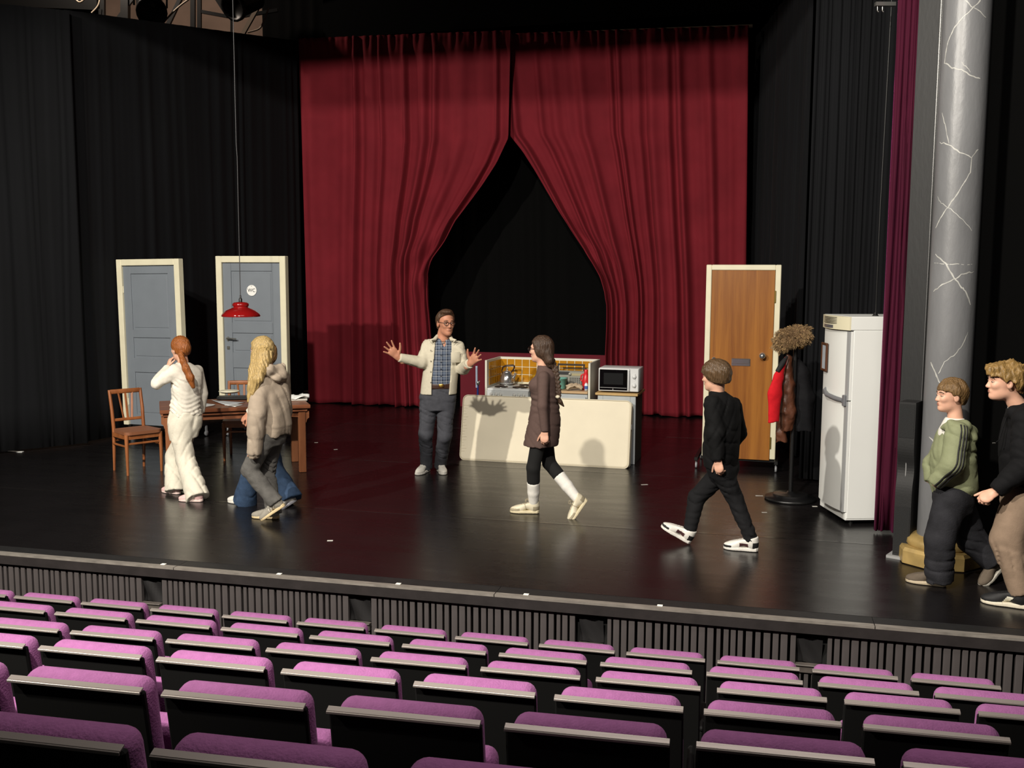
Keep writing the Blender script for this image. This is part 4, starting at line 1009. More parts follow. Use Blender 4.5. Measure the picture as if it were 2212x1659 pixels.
def tube_chunk(path, r, m, n=6):
    b = MB().tube(path, r, n); return np.array(b.v), b.f, m

SKIN = {}
def skin(key, c): 
    if key not in SKIN:
        m = mat('skin_' + key, c, 0.5, noise=(25, .06), spec=.35); b = m.node_tree.nodes['Principled BSDF']
        b.inputs['Subsurface Weight'].default_value = 0.12; b.inputs['Subsurface Radius'].default_value = (.01, .004, .002); b.inputs['Subsurface Scale'].default_value = .4
        SKIN[key] = m
    return SKIN[key]
M_lip = mat('lips', 'a06a5c', .45); M_eye = mat('eye_white', 'b9aea4', .2); M_iris = mat('iris', '2c2722', .15); M_brow = mat('brows', '4a3628', .8)
def fabric(name, c, noise=(40, .08), bump=(160, .12), rough=.85, sheen=.12, folds=.15, fscale=4.5, **k):
    """cloth: weave plus shallow ridged folds in the relief"""
    if name in MATS: return MATS[name]
    m = mat(name, c, rough, noise=noise, bump=bump, sheen=sheen, spec=.2, **k); nt = m.node_tree
    bp = [n for n in nt.nodes if n.type == 'BUMP'][0]; tc = [n for n in nt.nodes if n.type == 'TEX_COORD'][0]
    mp = nt.nodes.new('ShaderNodeMapping'); mp.inputs['Scale'].default_value = (1.0, 1.0, 1.5); mp.inputs['Rotation'].default_value = (.3, .5, .2)
    n = nt.nodes.new('ShaderNodeTexNoise'); n.inputs['Scale'].default_value = fscale; n.inputs['Detail'].default_value = 2; n.inputs['Distortion'].default_value = .4
    a = nt.nodes.new('ShaderNodeMath'); a.operation = 'SUBTRACT'; a.inputs[1].default_value = .5
    b = nt.nodes.new('ShaderNodeMath'); b.operation = 'ABSOLUTE'
    p = nt.nodes.new('ShaderNodeMath'); p.operation = 'POWER'; p.inputs[1].default_value = 1.0
    b2 = nt.nodes.new('ShaderNodeBump'); b2.inputs['Strength'].default_value = folds; b2.inputs['Distance'].default_value = .05
    nt.links.new(tc.outputs['Object'], mp.inputs[0]); nt.links.new(mp.outputs[0], n.inputs['Vector']); nt.links.new(n.outputs['Fac'], a.inputs[0]); nt.links.new(a.outputs[0], b.inputs[0]); nt.links.new(b.outputs[0], p.inputs[0]); nt.links.new(p.outputs[0], b2.inputs['Height']); nt.links.new(b2.outputs['Normal'], bp.inputs['Normal'])
    return m
def hairmat(name, c, c2=None, rough=.46, stretch=(120, 120, 9)):
    m = mat(name, c, rough, noise=(1.0, .45), bump=(1.0, .6), stretch=stretch, spec=.4); return m

class Human:
    def __init__(s, label, org, facing, skinm, height=1.6):
        s.org = np.array([org[0], org[1], 0.0]); s.f = unit([facing[0], facing[1], 0]); s.lf = V(-s.f[1], s.f[0], 0); s.label = label
        s.skin = skinm; s.h = height; s.chunks = []; s.kids = []; s.lat = s.lf[:2]
    def head(s, c, facing, size=1.0, pitch=0.0, roll=0.0, brow=True, man=False, neck=None):
        f = unit([facing[0], facing[1], 0]); l = V(-f[1], f[0], 0); u = V(0, 0, 1.0)
        f2 = f * math.cos(pitch) + u * math.sin(pitch); u2 = -f * math.sin(pitch) + u * math.cos(pitch)
        l2 = l * math.cos(roll) + u2 * math.sin(roll); u3 = -l * math.sin(roll) + u2 * math.cos(roll)
        s.HR = np.stack([f2, l2, u3], 1); s.hc = np.asarray(c, float); s.hs = size
        nb = neck if neck is not None else c - V(0, 0, .2)
        R32 = s.HR.astype(np.float32)
        def fn(P):
            q = (P - s.hc.astype(np.float32)) @ R32 / size
            d = ell(q, (-.012, 0, .028), (.097, .075, .088))
            d = smin(d, ell(q, (.032, 0, -.045), (.059, .051, .078)), .03)
            d = smin(d, ell(q, (.066, 0, -.096), (.026, .026, .022)), .02)
            d = smin(d, ell(q, (.010, 0, -.075), (.06, .054 if man else .05, .04)), .02)
            d = smin(d, ell(q, (.080, 0, .022), (.014, .045, .012)), .015)
            d = smin(d, chain(q, [(.088, 0, .008), (.100, 0, -.018), (.105, 0, -.031)], [.007, .009, .0115]), .010)
            d = smin(d, cone(q, (.095, .009, -.035), (.095, -.009, -.035), .008, .008), .008)
            d = smin(d, ell(q, (.083, 0, -.062), (.013, .022, .012)), .008)
            d = smin(d, np.minimum(ell(q, (.068, .033, -.024), (.022, .02, .02)), ell(q, (.068, -.033, -.024), (.022, .02, .02))), .02)
            for sy in (1, -1):
                d = np.maximum(d, -ell(q, (.094, .031 * sy, .002), (.015, .017, .011)))
                d = smin(d, ell(q, (-.006, .077 * sy, -.012), (.021, .009, .031)), .006)
                d = np.maximum(d, -ell(q, (.000, .087 * sy, -.010), (.010, .007, .017)))
            d = d * size
            n0 = s.hc + s.HR @ (V(-.028, 0, -.06) * size)
            d = smin(d, cone(P, n0, nb, .050 * size * (1.12 if man else .95), .058 * size * (1.12 if man else .95)), .02)
            return d
        lo, hi = bbox([c, nb], .16 * size)
        v, f_, = surf(fn, lo, hi, .0058)
        s.chunks.append((v, f_, 0))
        W_ = lambda x, y, z: s.hc + s.HR @ (V(x, y, z) * size)
        for sy in (1, -1):
            s.chunks.append(sphere_chunk(W_(.0795, .031 * sy, .0), .0122 * size, 2, 10, (1, 1, .46))); s.chunks.append(sphere_chunk(W_(.0858, .0315 * sy, .0), .0074 * size, 3, 6, (1, 1, .72)))
            s.chunks.append(tube_chunk([W_(.083, .031 * sy - .015, .003), W_(.0895, .031 * sy, .0065), W_(.083, .031 * sy + .015, .003)], [.0022, .0034, .0022], 0, 5))
            if brow: s.chunks.append(tube_chunk([W_(.0945, .013 * sy, .0240), W_(.0925, .03 * sy, .0275), W_(.080, .050 * sy, .021)], [.0032, .004, .0024], 4, 6))
        s.chunks.append(tube_chunk([W_(.083, .021, -.0625), W_(.0950, .009, -.0590), W_(.0960, 0, -.060), W_(.0950, -.009, -.0590), W_(.083, -.021, -.0625)], [.0012, .0032, .003, .0032, .0012], 1, 6))
        s.chunks.append(tube_chunk([W_(.083, .020, -.0645), W_(.0942, .008, -.0685), W_(.0942, -.008, -.0685), W_(.083, -.020, -.0645)], [.0012, .0036, .0036, .0012], 1, 6))
    def hand(s, w, d, n, t, curl=.5, spread=.05, size=1.0, thumb=.4, vx=.0046):
        w = np.asarray(w, float); d = unit(d); n = unit(n - d * np.dot(n, d)); t = unit(t - d * np.dot(t, d) - n * np.dot(t, n)); z = size
        segs = []
        for i in range(4):
            b = w + d * (.082 - .006 * abs(i - 1)) * z + t * (.0285 - .019 * i) * z
            ang = spread * (1.4 - i); dd = unit(d * math.cos(ang) + t * math.sin(ang)); L = [.93, 1.05, .98, .78][i]
            pts = [b - dd * .02]; cur = b; a = 0.0; cu = curl * (1 + .08 * i) if np.isscalar(curl) else curl[i]
            pts.append(b)
            for ln, k in ((.040, .75), (.026, 1.0), (.020, .6)):
                a += cu * k * 1.5; di = dd * math.cos(a) + n * math.sin(a); cur = cur + di * ln * L * z; pts.append(cur)
            segs.append((pts, [.010 * z, .0092 * z, .0085 * z, .0078 * z, .0066 * z]))
        tb = w + d * .022 * z + t * .022 * z; a0 = thumb
        td = unit(d * math.cos(1.15 - a0) + t * math.sin(1.15 - a0) + n * .35)
        p1 = tb + td * .042 * z; td2 = unit(td + d * .35 + n * .3 * (curl if np.isscalar(curl) else .3)); p2 = p1 + td2 * .032 * z; p3 = p2 + unit(td2 + d * .25) * .026 * z
        segs.append(([tb, p1, p2, p3], [.014 * z, .0115 * z, .010 * z, .0078 * z]))
        allp = [w - d * .05] + [p for q, _ in segs for p in q]
        def fn(P):
            D = cone(P, w + d * .012 * z, w + d * .068 * z, .030 * z, .041 * z, flat=(n, .40))
            D = smin(D, cone(P, w - d * .05 * z, w + d * .015 * z, .025 * z, .026 * z, flat=(n, .78)), .02)
            for p, r in segs: D = smin(D, chain(P, p, r), .007 * z)
            return D
        lo, hi = bbox(allp, .05 * z)
        v, f_ = surf(fn, lo, hi, vx); s.chunks.append((v, f_, 0))
    def underbody(s, sh, el, wr_, hp, kn, an, nb, tw=.11, td=.07, arm=.031, leg=.058):
        """slim continuous body beneath the clothes"""
        pel = (np.asarray(hp[0]) + np.asarray(hp[1])) / 2; ch = (np.asarray(sh[0]) + np.asarray(sh[1])) / 2 - V(0, 0, .06)
        def fn(P):
            D = cone(P, pel, ch, tw, tw * 1.02, flat=(s.f, td / tw)); D = smin(D, cone(P, ch, nb, .07, .045), .04)
            for i in (0, 1):
                D = smin(D, chain(P, [hp[i], kn[i], an[i]], [leg, leg * .76, leg * .55]), .03)
                D = smin(D, chain(P, [sh[i], el[i], wr_[i]], [arm * 1.15, arm, arm * .78]), .03)
            return D
        lo, hi = bbox(list(sh) + list(el) + list(wr_) + list(hp) + list(kn) + list(an) + [nb], .13)
        v, f_ = surf(fn, lo, hi, .0145); s.chunks.insert(0, (v, f_, 0))
    def build(s):
        me = mesh_from('person', s.chunks, [s.skin, M_lip, M_eye, M_iris, M_brow], s.org)
        s.ob = tag(link('person', me, None, s.org), s.label, 'person')
        for name, me_, lab, subs in s.kids:
            o = link(name, me_, s.ob)
            if lab: o['label'] = lab
            for sn, sm, M4 in subs:
                q = link(sn, sm, o)
                if M4 is not None: q.matrix_local = M4
        return s.ob
    def wear(s, name, fn, pts, m, margin=.17, vx=.0105, label=None, matfn=None, mats=None, extra=()):
        lo, hi = bbox(pts, margin); v, f_ = surf(fn, lo, hi, vx)
        mi = 0
        if matfn is not None:
            mi = matfn(v[f_].mean(1))
        me = mesh_from(name, [(v, f_, mi)] + list(extra), mats or [m], s.org)
        s.kids.append((name, me, label, [])); return len(s.kids) - 1
    def sub(s, k, name, chunks, mats):
        s.kids[k][3].append((name, mesh_from(name, chunks, mats, s.org), None))
    def strap(s, name, chunks, mats, label=None): s.kids.append((name, mesh_from(name, chunks, mats, s.org), label, []))
    def shoe(s, heel, toe, size, mats, style='sneaker', up=None):
        """heel/toe: points on the sole's underside; returns the ankle"""
        heel = np.asarray(heel, float); toe = np.asarray(toe, float); x = unit(toe - heel); u = V(0, 0, 1) if up is None else unit(up); y = unit(np.cross(u, x)); z = np.cross(x, y)
        k = size / .27; o = heel + x * .075 * k
        R = np.stack([x, y, z], 1); R32 = R.astype(np.float32)
        def up_fn(P):
            q = (P - o.astype(np.float32)) @ R32 / k
            d = ell(q, (-.028, 0, .052), (.047, .037, .055))
            d = smin(d, chain(q, [(-.02, 0, .085), (.05, 0, .072), (.11, 0, .047)], [.038, .036, .034]), .03)
            d = smin(d, ell(q, (.135, .002, .032), (.062, .043, .032)), .03)
            d = smin(d, cone(q, (-.022, 0, .07), (-.027, 0, .115), .042, .044), .025)
            d = np.maximum(d, .012 - q[..., 2]); d = np.maximum(d, (q[..., 2] + .25 * q[..., 0]) - .104)
            return d * k
        def sole_fn(P):
            q = (P - o.astype(np.float32)) @ R32 / k
            xx = q[..., 0]; w = np.interp(xx, [-.075, -.06, -.02, .04, .11, .155, .185, .197], [.012, .033, .038, .036, .046, .043, .028, .006])
            d = np.abs(q[..., 1] - .003 * np.sin(xx * 20)) - w
            d = np.maximum(d, np.maximum(xx - .197, -.075 - xx)); th_ = np.interp(xx, [-.075, .0, .15, .2], [.034, .030, .026, .030])
            return np.maximum(d, np.maximum(q[..., 2] - th_, .002 - q[..., 2])) * k
        pts = [heel - x * .02 * k, toe + x * .02 * k, o + z * .13 * k]
        lo, hi = bbox(pts, .06 * k)
        v, f_ = surf(up_fn, lo, hi, .0058 * k); mi = 0
        if style != 'plain':
            c = ((v[f_].mean(1) - o) @ R) / k
            if style == 'panel':
                mi = np.where((np.abs(c[:, 1]) > .018) & (c[:, 0] > .0) & (c[:, 0] < .07) & (c[:, 2] > .035) & (c[:, 2] < .066), 1, 0) + np.where((c[:, 0] < -.035) & (c[:, 2] < .075), 2, 0) * 1 + np.where((c[:, 0] > .13) & (c[:, 2] < .042), 2, 0)
            elif style == 'court':
                mi = np.where((c[:, 0] > .10) & (c[:, 2] < .048), 1, 0) + np.where((c[:, 0] < -.02) & (c[:, 2] < .07), 1, 0) + np.where((np.abs(c[:, 0] - .045 - .3 * (c[:, 2] - .05)) < .004), 1, 0)
            elif style == 'stripes':
                mi = np.where((np.abs(((c[:, 0] + .45 * c[:, 2]) % .026) - .013) < .0065) & (c[:, 0] > .0) & (c[:, 0] < .07) & (c[:, 2] < .066), 1, 0)
            elif style == 'onestripe':
                mi = np.where((np.abs(c[:, 0] + .7 * c[:, 2] - .075) < .017) & (c[:, 2] < .07), 1, 0)
        me = mesh_from('shoe', [(v, f_, np.clip(mi, 0, 2) if not np.isscalar(mi) else mi)], mats[:3], s.org)
        v, f_ = surf(sole_fn, lo, hi, .0055 * k); sm = mesh_from('sole', [(v, f_, 0)], [mats[3]], s.org)
        subs = [('sole', sm, None)]
        W_ = lambda a, b, c: o + R @ (V(a, b, c) * k)
        if style in ('panel', 'court', 'stripes', 'runner', 'onestripe'):
            ch = []
            for i in range(4):
                a = .02 + .022 * i; h = .107 - .30 * (a - .0)
                ch.append(tube_chunk([W_(a, -.022, h - .008), W_(a + .006, 0, h + .003), W_(a, .022, h - .008)], .0032 * k, 0, 5))
            if style in ('court', 'runner'):
                for sy in (1, -1): ch.append(tube_chunk([W_(.02, 0, .11), W_(.035, .02 * sy, .132), W_(.055, .032 * sy, .122), W_(.05, .018 * sy, .100)], .003 * k, 0, 5))
            subs.append(('laces', mesh_from('laces', ch, [mats[4]], s.org), None))
        s.kids.append(('shoe', me, None, subs))
        return o + z * .085 * k - x * .022 * k
    def local_hair(s, fn, m, extra_pts=(), vx=.0062, world_fn=None, margin=.16, name='hair', label=None):
        R32 = s.HR.astype(np.float32)
        def F(P):
            q = (P - s.hc.astype(np.float32)) @ R32 / s.hs
            d = fn(q) * s.hs
            if world_fn is not None: d = smin(d, world_fn(P), .02)
            return d
        return s.wear(name, F, [s.hc] + list(extra_pts), m, margin, vx, label)
def hair_cap(q, thick, prof, noise=0.0, seed=1, f=60, front=.0, ears=False):
    d = ell(q, (-.014, 0, .030), (.098 + thick + front, .077 + thick, .089 + thick))
    d = smin(d, ell(q, (-.035, 0, -.02), (.07 + thick, .066 + thick, .07 + thick)), .02)
    if ears: d = smin(d, np.minimum(ell(q, (-.004, .070, -.022), (.04, .026, .055)), ell(q, (-.004, -.070, -.022), (.04, .026, .055))), .015)
    xs = [p[0] for p in prof]; zs = [p[1] for p in prof]
    zm = np.interp(q[..., 0], xs, zs)
    d = np.maximum(d, zm - q[..., 2])
    if noise: d = d + wr(q, seed, noise, f, (1, 1, .6))
    return d
# ================================================================== THE PEOPLE
S_fair = skin('fair', 'd2a38b'); S_warm = skin('warm', 'b98268')
def secs(l, Y, dY=0.0):
    """(py, px, halfwidth, halfdepth) rows measured in the photo -> loft sections at distance Y"""
    out = []
    for py, px, w, d in l:
        p = at(px, py, Y + dY); out.append((p[2], p[0], p[1], w, d))
    return out
def grow(sc, g, dz0=0.0, dz1=0.0):
    S = sorted(sc); S = [(z, x, y, w + g, d + g) for z, x, y, w, d in S]
    S[0] = (S[0][0] - dz0,) + S[0][1:]; S[-1] = (S[-1][0] + dz1,) + S[-1][1:]
    return S

# ---------------------------------------------------------------- girl in white with red ponytail
h1, t1 = on(438, 1084), on(389, 1082); h2, t2 = on(388, 1068), on(345, 1061)
Y1 = 9.38
H = Human('person in an all white outfit with a red ponytail, holding a hand to the face', ((h1 + t2) / 2), (-.72, .69), S_fair)
M_pink = fabric('pink_suede', 'd9b3b0'); M_psole = mat('pink_sole', 'dcc4bd', .6)
aL = H.shoe(h1, t1, .235, [M_pink, M_pink, M_pink, M_psole, M_pink], 'plain'); aR = H.shoe(h2, t2, .235, [M_pink, M_pink, M_pink, M_psole, M_pink], 'plain')
shL, shR = at(377, 802, Y1 - .10), at(427, 800, Y1 + .11)
elL, elR = at(337, 829, Y1 - .16), at(439, 850, Y1 + .16)
wrL, wrR = at(362, 794, Y1 + .06), at(434, 890, Y1 + .20)
hpL, hpR = at(387, 915, Y1 - .05), at(413, 913, Y1 + .06)
knL, knR = at(400, 990, Y1 - .06), at(377, 985, Y1 + .16)
nb = at(396, 786, Y1)
H.underbody((shL, shR), (elL, elR), (wrL, wrR), (hpL, hpR), (knL, knR), (aL, aR), nb, tw=.10, td=.065)
H.head(at(389, 753, Y1 + .02), (-.80, .60), .93, pitch=-.05, neck=nb)
H.hand(wrL, at(369, 772, Y1 + .10) - wrL, (.6, .5, .1), (.2, -.7, .3), .35, .03, .88)
H.hand(wrR, (-.05, .1, -1), (-.6, -.5, 0), (-.6, .6, 0), .35, .03, .88)
sT = secs([(896, 401, .150, .108), (872, 401, .138, .100), (846, 402, .138, .098), (816, 403, .150, .104), (803, 402, .150, .095), (795, 401, .125, .082), (788, 398, .085, .066), (783, 396, .062, .056)], Y1)
M_wtop = fabric('white_jersey', 'd9d3c6'); M_wpant = fabric('white_sweatcloth', 'd3cdbd', noise=(60, .05))
def fn(P):
    D = loft(P, sT, H.lat) + .0045 * np.sin(P[..., 2] * 150 + 18 * P[..., 0] + 6 * np.sin(P[..., 0] * 20)) * np.clip((1.05 - P[..., 2]) / .2, 0, 1) + wr(P, 3, .0025, 24) + crease(P, 3, .009, 34, (.5, 0, .8))
    sl = chain(P, [shL, elL, wrL], [.062, .052, .034], cap=.0) + wr(P, 4, .003, 40)
    sr = chain(P, [shR, elR, wrR], [.052, .047, .036], cap=.005)
    return smin(smin(D, sl, .035), sr, .03)
H.wear('top', fn, [shL, shR, elL, elR, wrL, wrR, at(401, 896, Y1), nb], M_wtop, .12)
def fn(P):
    D = loft(P, secs([(945, 399, .125, .105), (925, 400, .150, .118), (905, 401, .148, .115), (888, 401, .138, .102)], Y1), H.lat)
    l = chain(P, [hpL, knL, aL - V(0, 0, .045)], [.098, .086, .108], k=.02, cap=.0); r = chain(P, [hpR, knR, aR - V(0, 0, .045)], [.092, .084, .105], k=.02, cap=.0)
    D = smin(smin(D, l, .045), r, .03)
    return D + crease(P, 9, .008, 22, (.8, .2, .45)) + wr(P, 9, .0025, 20, (1, 1, .8)) + .003 * np.sin(90 * P[..., 2] - 60 * P[..., 0]) * np.clip((P[..., 2] - .72) / .1, 0, 1)
H.wear('trousers', fn, [hpL, hpR, knL, knR, aL, aR, at(401, 885, Y1)], M_wpant, .14)
M_redhair = hairmat('red_hair', '8a4f22')
pt = [at(391, 766, Y1 - .10), at(395, 780, Y1 - .15), at(402, 797, Y1 - .16), at(411, 815, Y1 - .155), at(417, 836, Y1 - .15)]
H.local_hair(lambda q: smin(hair_cap(q, .012, [(-.13, -.075), (-.05, -.06), (0, -.015), (.03, .0), (.055, .045), (.1, .075)], .002, 2, 120), ell(q, (-.10, 0, .0), (.035, .05, .045)), .03), M_redhair, pt, world_fn=lambda P: chain(P, pt, [.026, .025, .033, .034, .018], k=.02) + wr(P, 5, .002, 90, (1, 1, .15)), margin=.15)
H.build()

# ---------------------------------------------------------------- girl with long blonde hair
h1, t1 = on(603, 1121), on(541, 1118)                  # far foot flat
t2 = on(562, 1129); h2 = at(617, 1093, 8.32)           # near foot on its toe
Y2 = 8.45
H = Human('person with long blonde hair in a beige hoodie and grey jeans walking past the table', on(575, 1120), (-.92, .38), S_fair)
M_camp = fabric('grey_suede', '8f8a80'); M_cream = mat('cream_rubber', 'c8b48c', .6); M_white = mat('white_leather', 'cfcac0', .45)
aR = H.shoe(h1, t1, .25, [M_camp, M_white, M_camp, M_cream, M_white], 'stripes'); aL = H.shoe(h2, t2, .25, [M_camp, M_white, M_camp, M_cream, M_white], 'stripes')
shL, shR = at(562, 826, Y2 - .12), at(606, 818, Y2 + .12)
elL, elR = at(555, 895, Y2 - .20), at(612, 890, Y2 + .18)
wrL, wrR = at(549, 968, Y2 - .20), at(600, 935, Y2 + .20)
hpL, hpR = at(577, 940, Y2 - .07), at(592, 940, Y2 + .07)
knL, knR = at(539, 1016, Y2 - .10), at(577, 1022, Y2 + .10)
nb = at(580, 800, Y2)
H.underbody((shL, shR), (elL, elR), (wrL, wrR), (hpL, hpR), (knL, knR), (aL, aR), nb, tw=.10, td=.065)
H.head(at(565, 757, Y2 + .02), (-.90, .42), .95, pitch=-.05, neck=nb)
H.hand(wrL, (-.1, 0, -1), (.2, .9, 0), (-.9, .2, 0), .6, .02, .85); H.hand(wrR, (-.1, 0, -1), (0, -.9, 0), (-.9, .2, 0), .5, .02, .85)
sT = secs([(940, 590, .165, .125), (925, 590, .178, .138), (890, 590, .175, .135), (850, 590, .172, .128), (826, 588, .165, .115), (814, 586, .14, .10), (805, 583, .095, .08), (799, 581, .07, .068)], Y2)
M_hood = fabric('beige_sweatshirt', '9d8f7f', noise=(30, .05))
def fn(P):
    D = loft(P, sT, H.lat, 2.1) + .005 * np.sin(24 * (P[..., 0] + P[..., 1]) + 5 * P[..., 2])
    zh = at(590, 930, Y2)[2]
    D = D - .006 * np.clip((P[..., 2] - zh - .03) / .02, 0, 1) + .006
    l = chain(P, [shL, elL, wrL - V(0, 0, .05)], [.082, .080, .060], cap=.0) + crease(P, 14, .008, 30, (.2, .1, 1)) * np.clip((1.0 - P[..., 2]) / .25, .15, 1)
    l = smin(l, cone(P, wrL, wrL - V(0, 0, .085), .046, .042, cap=.0), .015)
    r = chain(P, [shR, elR, wrR], [.08, .075, .05], k=.02, cap=.02)
    D = smin(smin(D, l, .022), r, .03)
    # hood lying on the back
    hb = [at(563, 812, Y2 - .13), at(582, 799, Y2 - .14), at(606, 797, Y2 - .04), at(602, 800, Y2 + .12)]
    hd = chain(P, hb, [.028, .040, .044, .032], k=.04)
    pouch = [at(578, 812, Y2 - .15), at(600, 812, Y2 - .14), at(613, 812, Y2 - .02), at(611, 814, Y2 + .08)]
    hd = smin(hd, ell(P, at(600, 813, Y2 - .06), (.078, .105, .058)), .03)
    hd = hd + .007 * np.abs(np.sin(52 * (P[..., 2] + .55 * P[..., 0]) + 12 * P[..., 1]))
    return smin(D, hd, .012) + crease(P, 15, .010, 20, (.8, .5, .2)) + wr(P, 15, .0015, 30)
H.wear('hoodie', fn, [shL, shR, elL, elR, wrL - V(0, 0, .06), wrR, at(590, 940, Y2), at(604, 790, Y2)], M_hood, .15)
M_gj = fabric('grey_denim', '5c5a57', noise=(14, .28), bump=(120, .15))
def fn(P):
    D = loft(P, secs([(960, 583, .12, .11), (945, 585, .145, .115), (925, 587, .14, .11)], Y2), H.lat)
    l = chain(P, [hpL, knL, aL + V(.005, 0, -.01)], [.088, .070, .066], k=.015, cap=.0); r = chain(P, [hpR, knR, aR + V(0, 0, -.04)], [.086, .068, .070], k=.015, cap=.0)
    D = smin(smin(D, l, .03), r, .02)
    return D + crease(P, 16, .013, 46, (.25, 0, 1)) * np.exp(-((P[..., 2] - .40) / .24) ** 2) + wr(P, 16, .002, 34)
H.wear('jeans', fn, [hpL, hpR, knL, knR, aL, aR, at(587, 925, Y2)], M_gj, .12)
M_blond = hairmat('blonde_hair', 'a68d5c', rough=.38)
hl = [at(560, 765, Y2 - .05), at(551, 800, Y2 - .14), at(545, 835, Y2 - .19), at(537, 866, Y2 - .20)]
hl2 = [at(572, 768, Y2 - .09), at(566, 795, Y2 - .15), at(556, 820, Y2 - .20), at(546, 850, Y2 - .22)]
H.local_hair(lambda q: hair_cap(q, .014, [(-.13, -.11), (-.05, -.10), (.02, -.08), (.045, -.02), (.06, .05), (.1, .08)], .0015, 3, 120, ears=True), M_blond, hl + hl2,
             world_fn=lambda P: smin(chain(P, hl, [.07, .058, .046, .014], k=.02, flat=(V(.35, .93, 0), .62)), chain(P, hl2, [.07, .056, .044, .014], k=.02), .03) + .0035 * np.sin(260 * P[..., 0] + 9 * np.sin(14 * P[..., 2])) + wr(P, 6, .002, 90, (1, 1, .12)), margin=.15)
H.build()

# ---------------------------------------------------------------- person in blue flared jeans, mostly hidden
h1, t1 = on(537, 1091), on(486, 1083)
t2 = on(613, 1098); h2 = at(639, 1081, 8.85)
t2 = on(612, 1097); h2 = at(640, 1080, 8.98)
Y3 = 8.98
H = Human('person in blue flared jeans and a white top, mostly hidden behind the blonde walker', on(570, 1088), (-.98, .15), S_warm)
M_wsh = mat('white_trainer', 'd6d3cb', .5)
aL = H.shoe(h1, t1, .25, [M_wsh, M_wsh, M_wsh, M_wsh, M_wsh], 'plain'); aR = H.shoe(h2, t2, .25, [M_wsh, M_wsh, M_wsh, mat('grey_sole', '9a9aa2', .6), M_wsh], 'plain')
shL, shR = at(574, 828, Y3 - .14), at(586, 826, Y3 + .15)
elL, elR = at(560, 876, Y3 - .2), at(590, 880, Y3 + .2)
wrL, wrR = at(537, 893, Y3 - .2), at(570, 905, Y3 + .2)
hpL, hpR = at(570, 930, Y3 - .08), at(577, 930, Y3 + .08)
knL, knR = at(541, 1010, Y3 - .08), at(596, 1012, Y3 + .08)
nb = at(580, 806, Y3)
H.underbody((shL, shR), (elL, elR), (wrL, wrR), (hpL, hpR), (knL, knR), (aL, aR), nb, tw=.095, td=.065)
H.head(at(572, 765, Y3), (-.97, .2), .93, neck=nb)
H.hand(wrL, at(528, 903, Y3 - .2) - wrL, (.2, .4, -.8), (-.2, -.9, -.2), .55, .05, .9); H.hand(wrR, (-.3, 0, -1), (0, -.9, 0), (-.9, 0, 0), .5, .02, .88)
sT = secs([(925, 574, .145, .105), (900, 575, .14, .10), (850, 578, .15, .10), (826, 580, .15, .09), (815, 580, .11, .075), (805, 580, .06, .055)], Y3)
def fn(P):
    D = loft(P, sT, H.lat) + wr(P, 21, .003, 26)
    l = chain(P, [shL, elL, wrL], [.06, .056, .040], cap=.0, k=.02); r = chain(P, [shR, elR, wrR], [.06, .05, .038], cap=.0, k=.02)
    return smin(smin(D, l, .025), r, .025)
H.wear('top', fn, [shL, shR, elL, elR, wrL, wrR, at(574, 925, Y3), nb], M_wtop, .12)
M_bj = fabric('blue_denim', '31435c', noise=(16, .25), bump=(120, .15))
def fn(P):
    D = loft(P, secs([(950, 573, .115, .10), (930, 574, .14, .108), (912, 574, .135, .10)], Y3), H.lat)
    l = chain(P, [hpL, knL, aL - V(0, 0, .06)], [.085, .064, .108], cap=.0, k=.015); r = chain(P, [hpR, knR, aR - V(-.01, 0, .05)], [.085, .066, .110], cap=.0, k=.015)
    return smin(smin(D, l, .03), r, .02) + wr(P, 22, .002, 32) + crease(P, 22, .010, 30, (.8, 0, .5)) + .003 * np.sin(100 * P[..., 2]) * np.exp(-((P[..., 2] - .5) / .12) ** 2)
H.wear('jeans', fn, [hpL, hpR, knL, knR, aL, aR, at(574, 905, Y3)], M_bj, .13)
H.local_hair(lambda q: hair_cap(q, .013, [(-.13, -.12), (-.05, -.11), (.0, -.08), (.03, -.02), (.06, .05), (.1, .08)], .0015, 8, 120), hairmat('light_brown_hair', '7a5a36'))
H.build()

# ---------------------------------------------------------------- man with open arms
h1, t1 = on(926, 1017), on(886, 1033); h2, t2 = on(949, 1016), on(972, 1041)
Y4 = 10.32
H = Human('man in a cream overshirt and plaid shirt gesturing with both arms spread', on(932, 1020), (.10, -1), S_warm)
M_snk = mat('white_trainer_man', 'd4d1c8', .5, noise=(30, .08)); M_msole = mat('man_sole', 'cfccc4', .6); M_mgrey = mat('trainer_grey', '9a9890', .6)
aR = H.shoe(h1, t1, .275, [M_snk, M_mgrey, M_snk, M_msole, M_snk], 'runner'); aL = H.shoe(h2, t2, .275, [M_snk, M_mgrey, M_snk, M_msole, M_snk], 'runner')
shR, shL = at(925, 746, Y4), at(990, 749, Y4 - .02)
elR, elL = at(911, 783, Y4 - .10), at(1001, 796, Y4 - .06)
wrR, wrL = at(861, 772, Y4 - .22), at(1015, 785, Y4 - .28)
hpR, hpL = at(927, 860, Y4), at(965, 861, Y4)
knR, knL = at(920, 938, Y4 - .015), at(960, 942, Y4 - .015)
nb = at(957, 733, Y4)
H.underbody((shR, shL), (elR, elL), (wrR, wrL), (hpR, hpL), (knR, knL), (aR, aL), nb, tw=.13, td=.085, arm=.036, leg=.064)
H.head(at(963, 697, Y4 - .04), (.42, -.9), 1.10, pitch=-.03, man=True, neck=nb)
H.hand(wrR, at(843, 754, Y4 - .26) - wrR, (.15, -.95, .1), (.75, 0, .7), .06, .26, 1.20, thumb=.15)
H.hand(wrL, at(1034, 765, Y4 - .36) - wrL, (-.1, -.9, .25), (-.75, 0, .65), .08, .24, 1.20, thumb=.2)
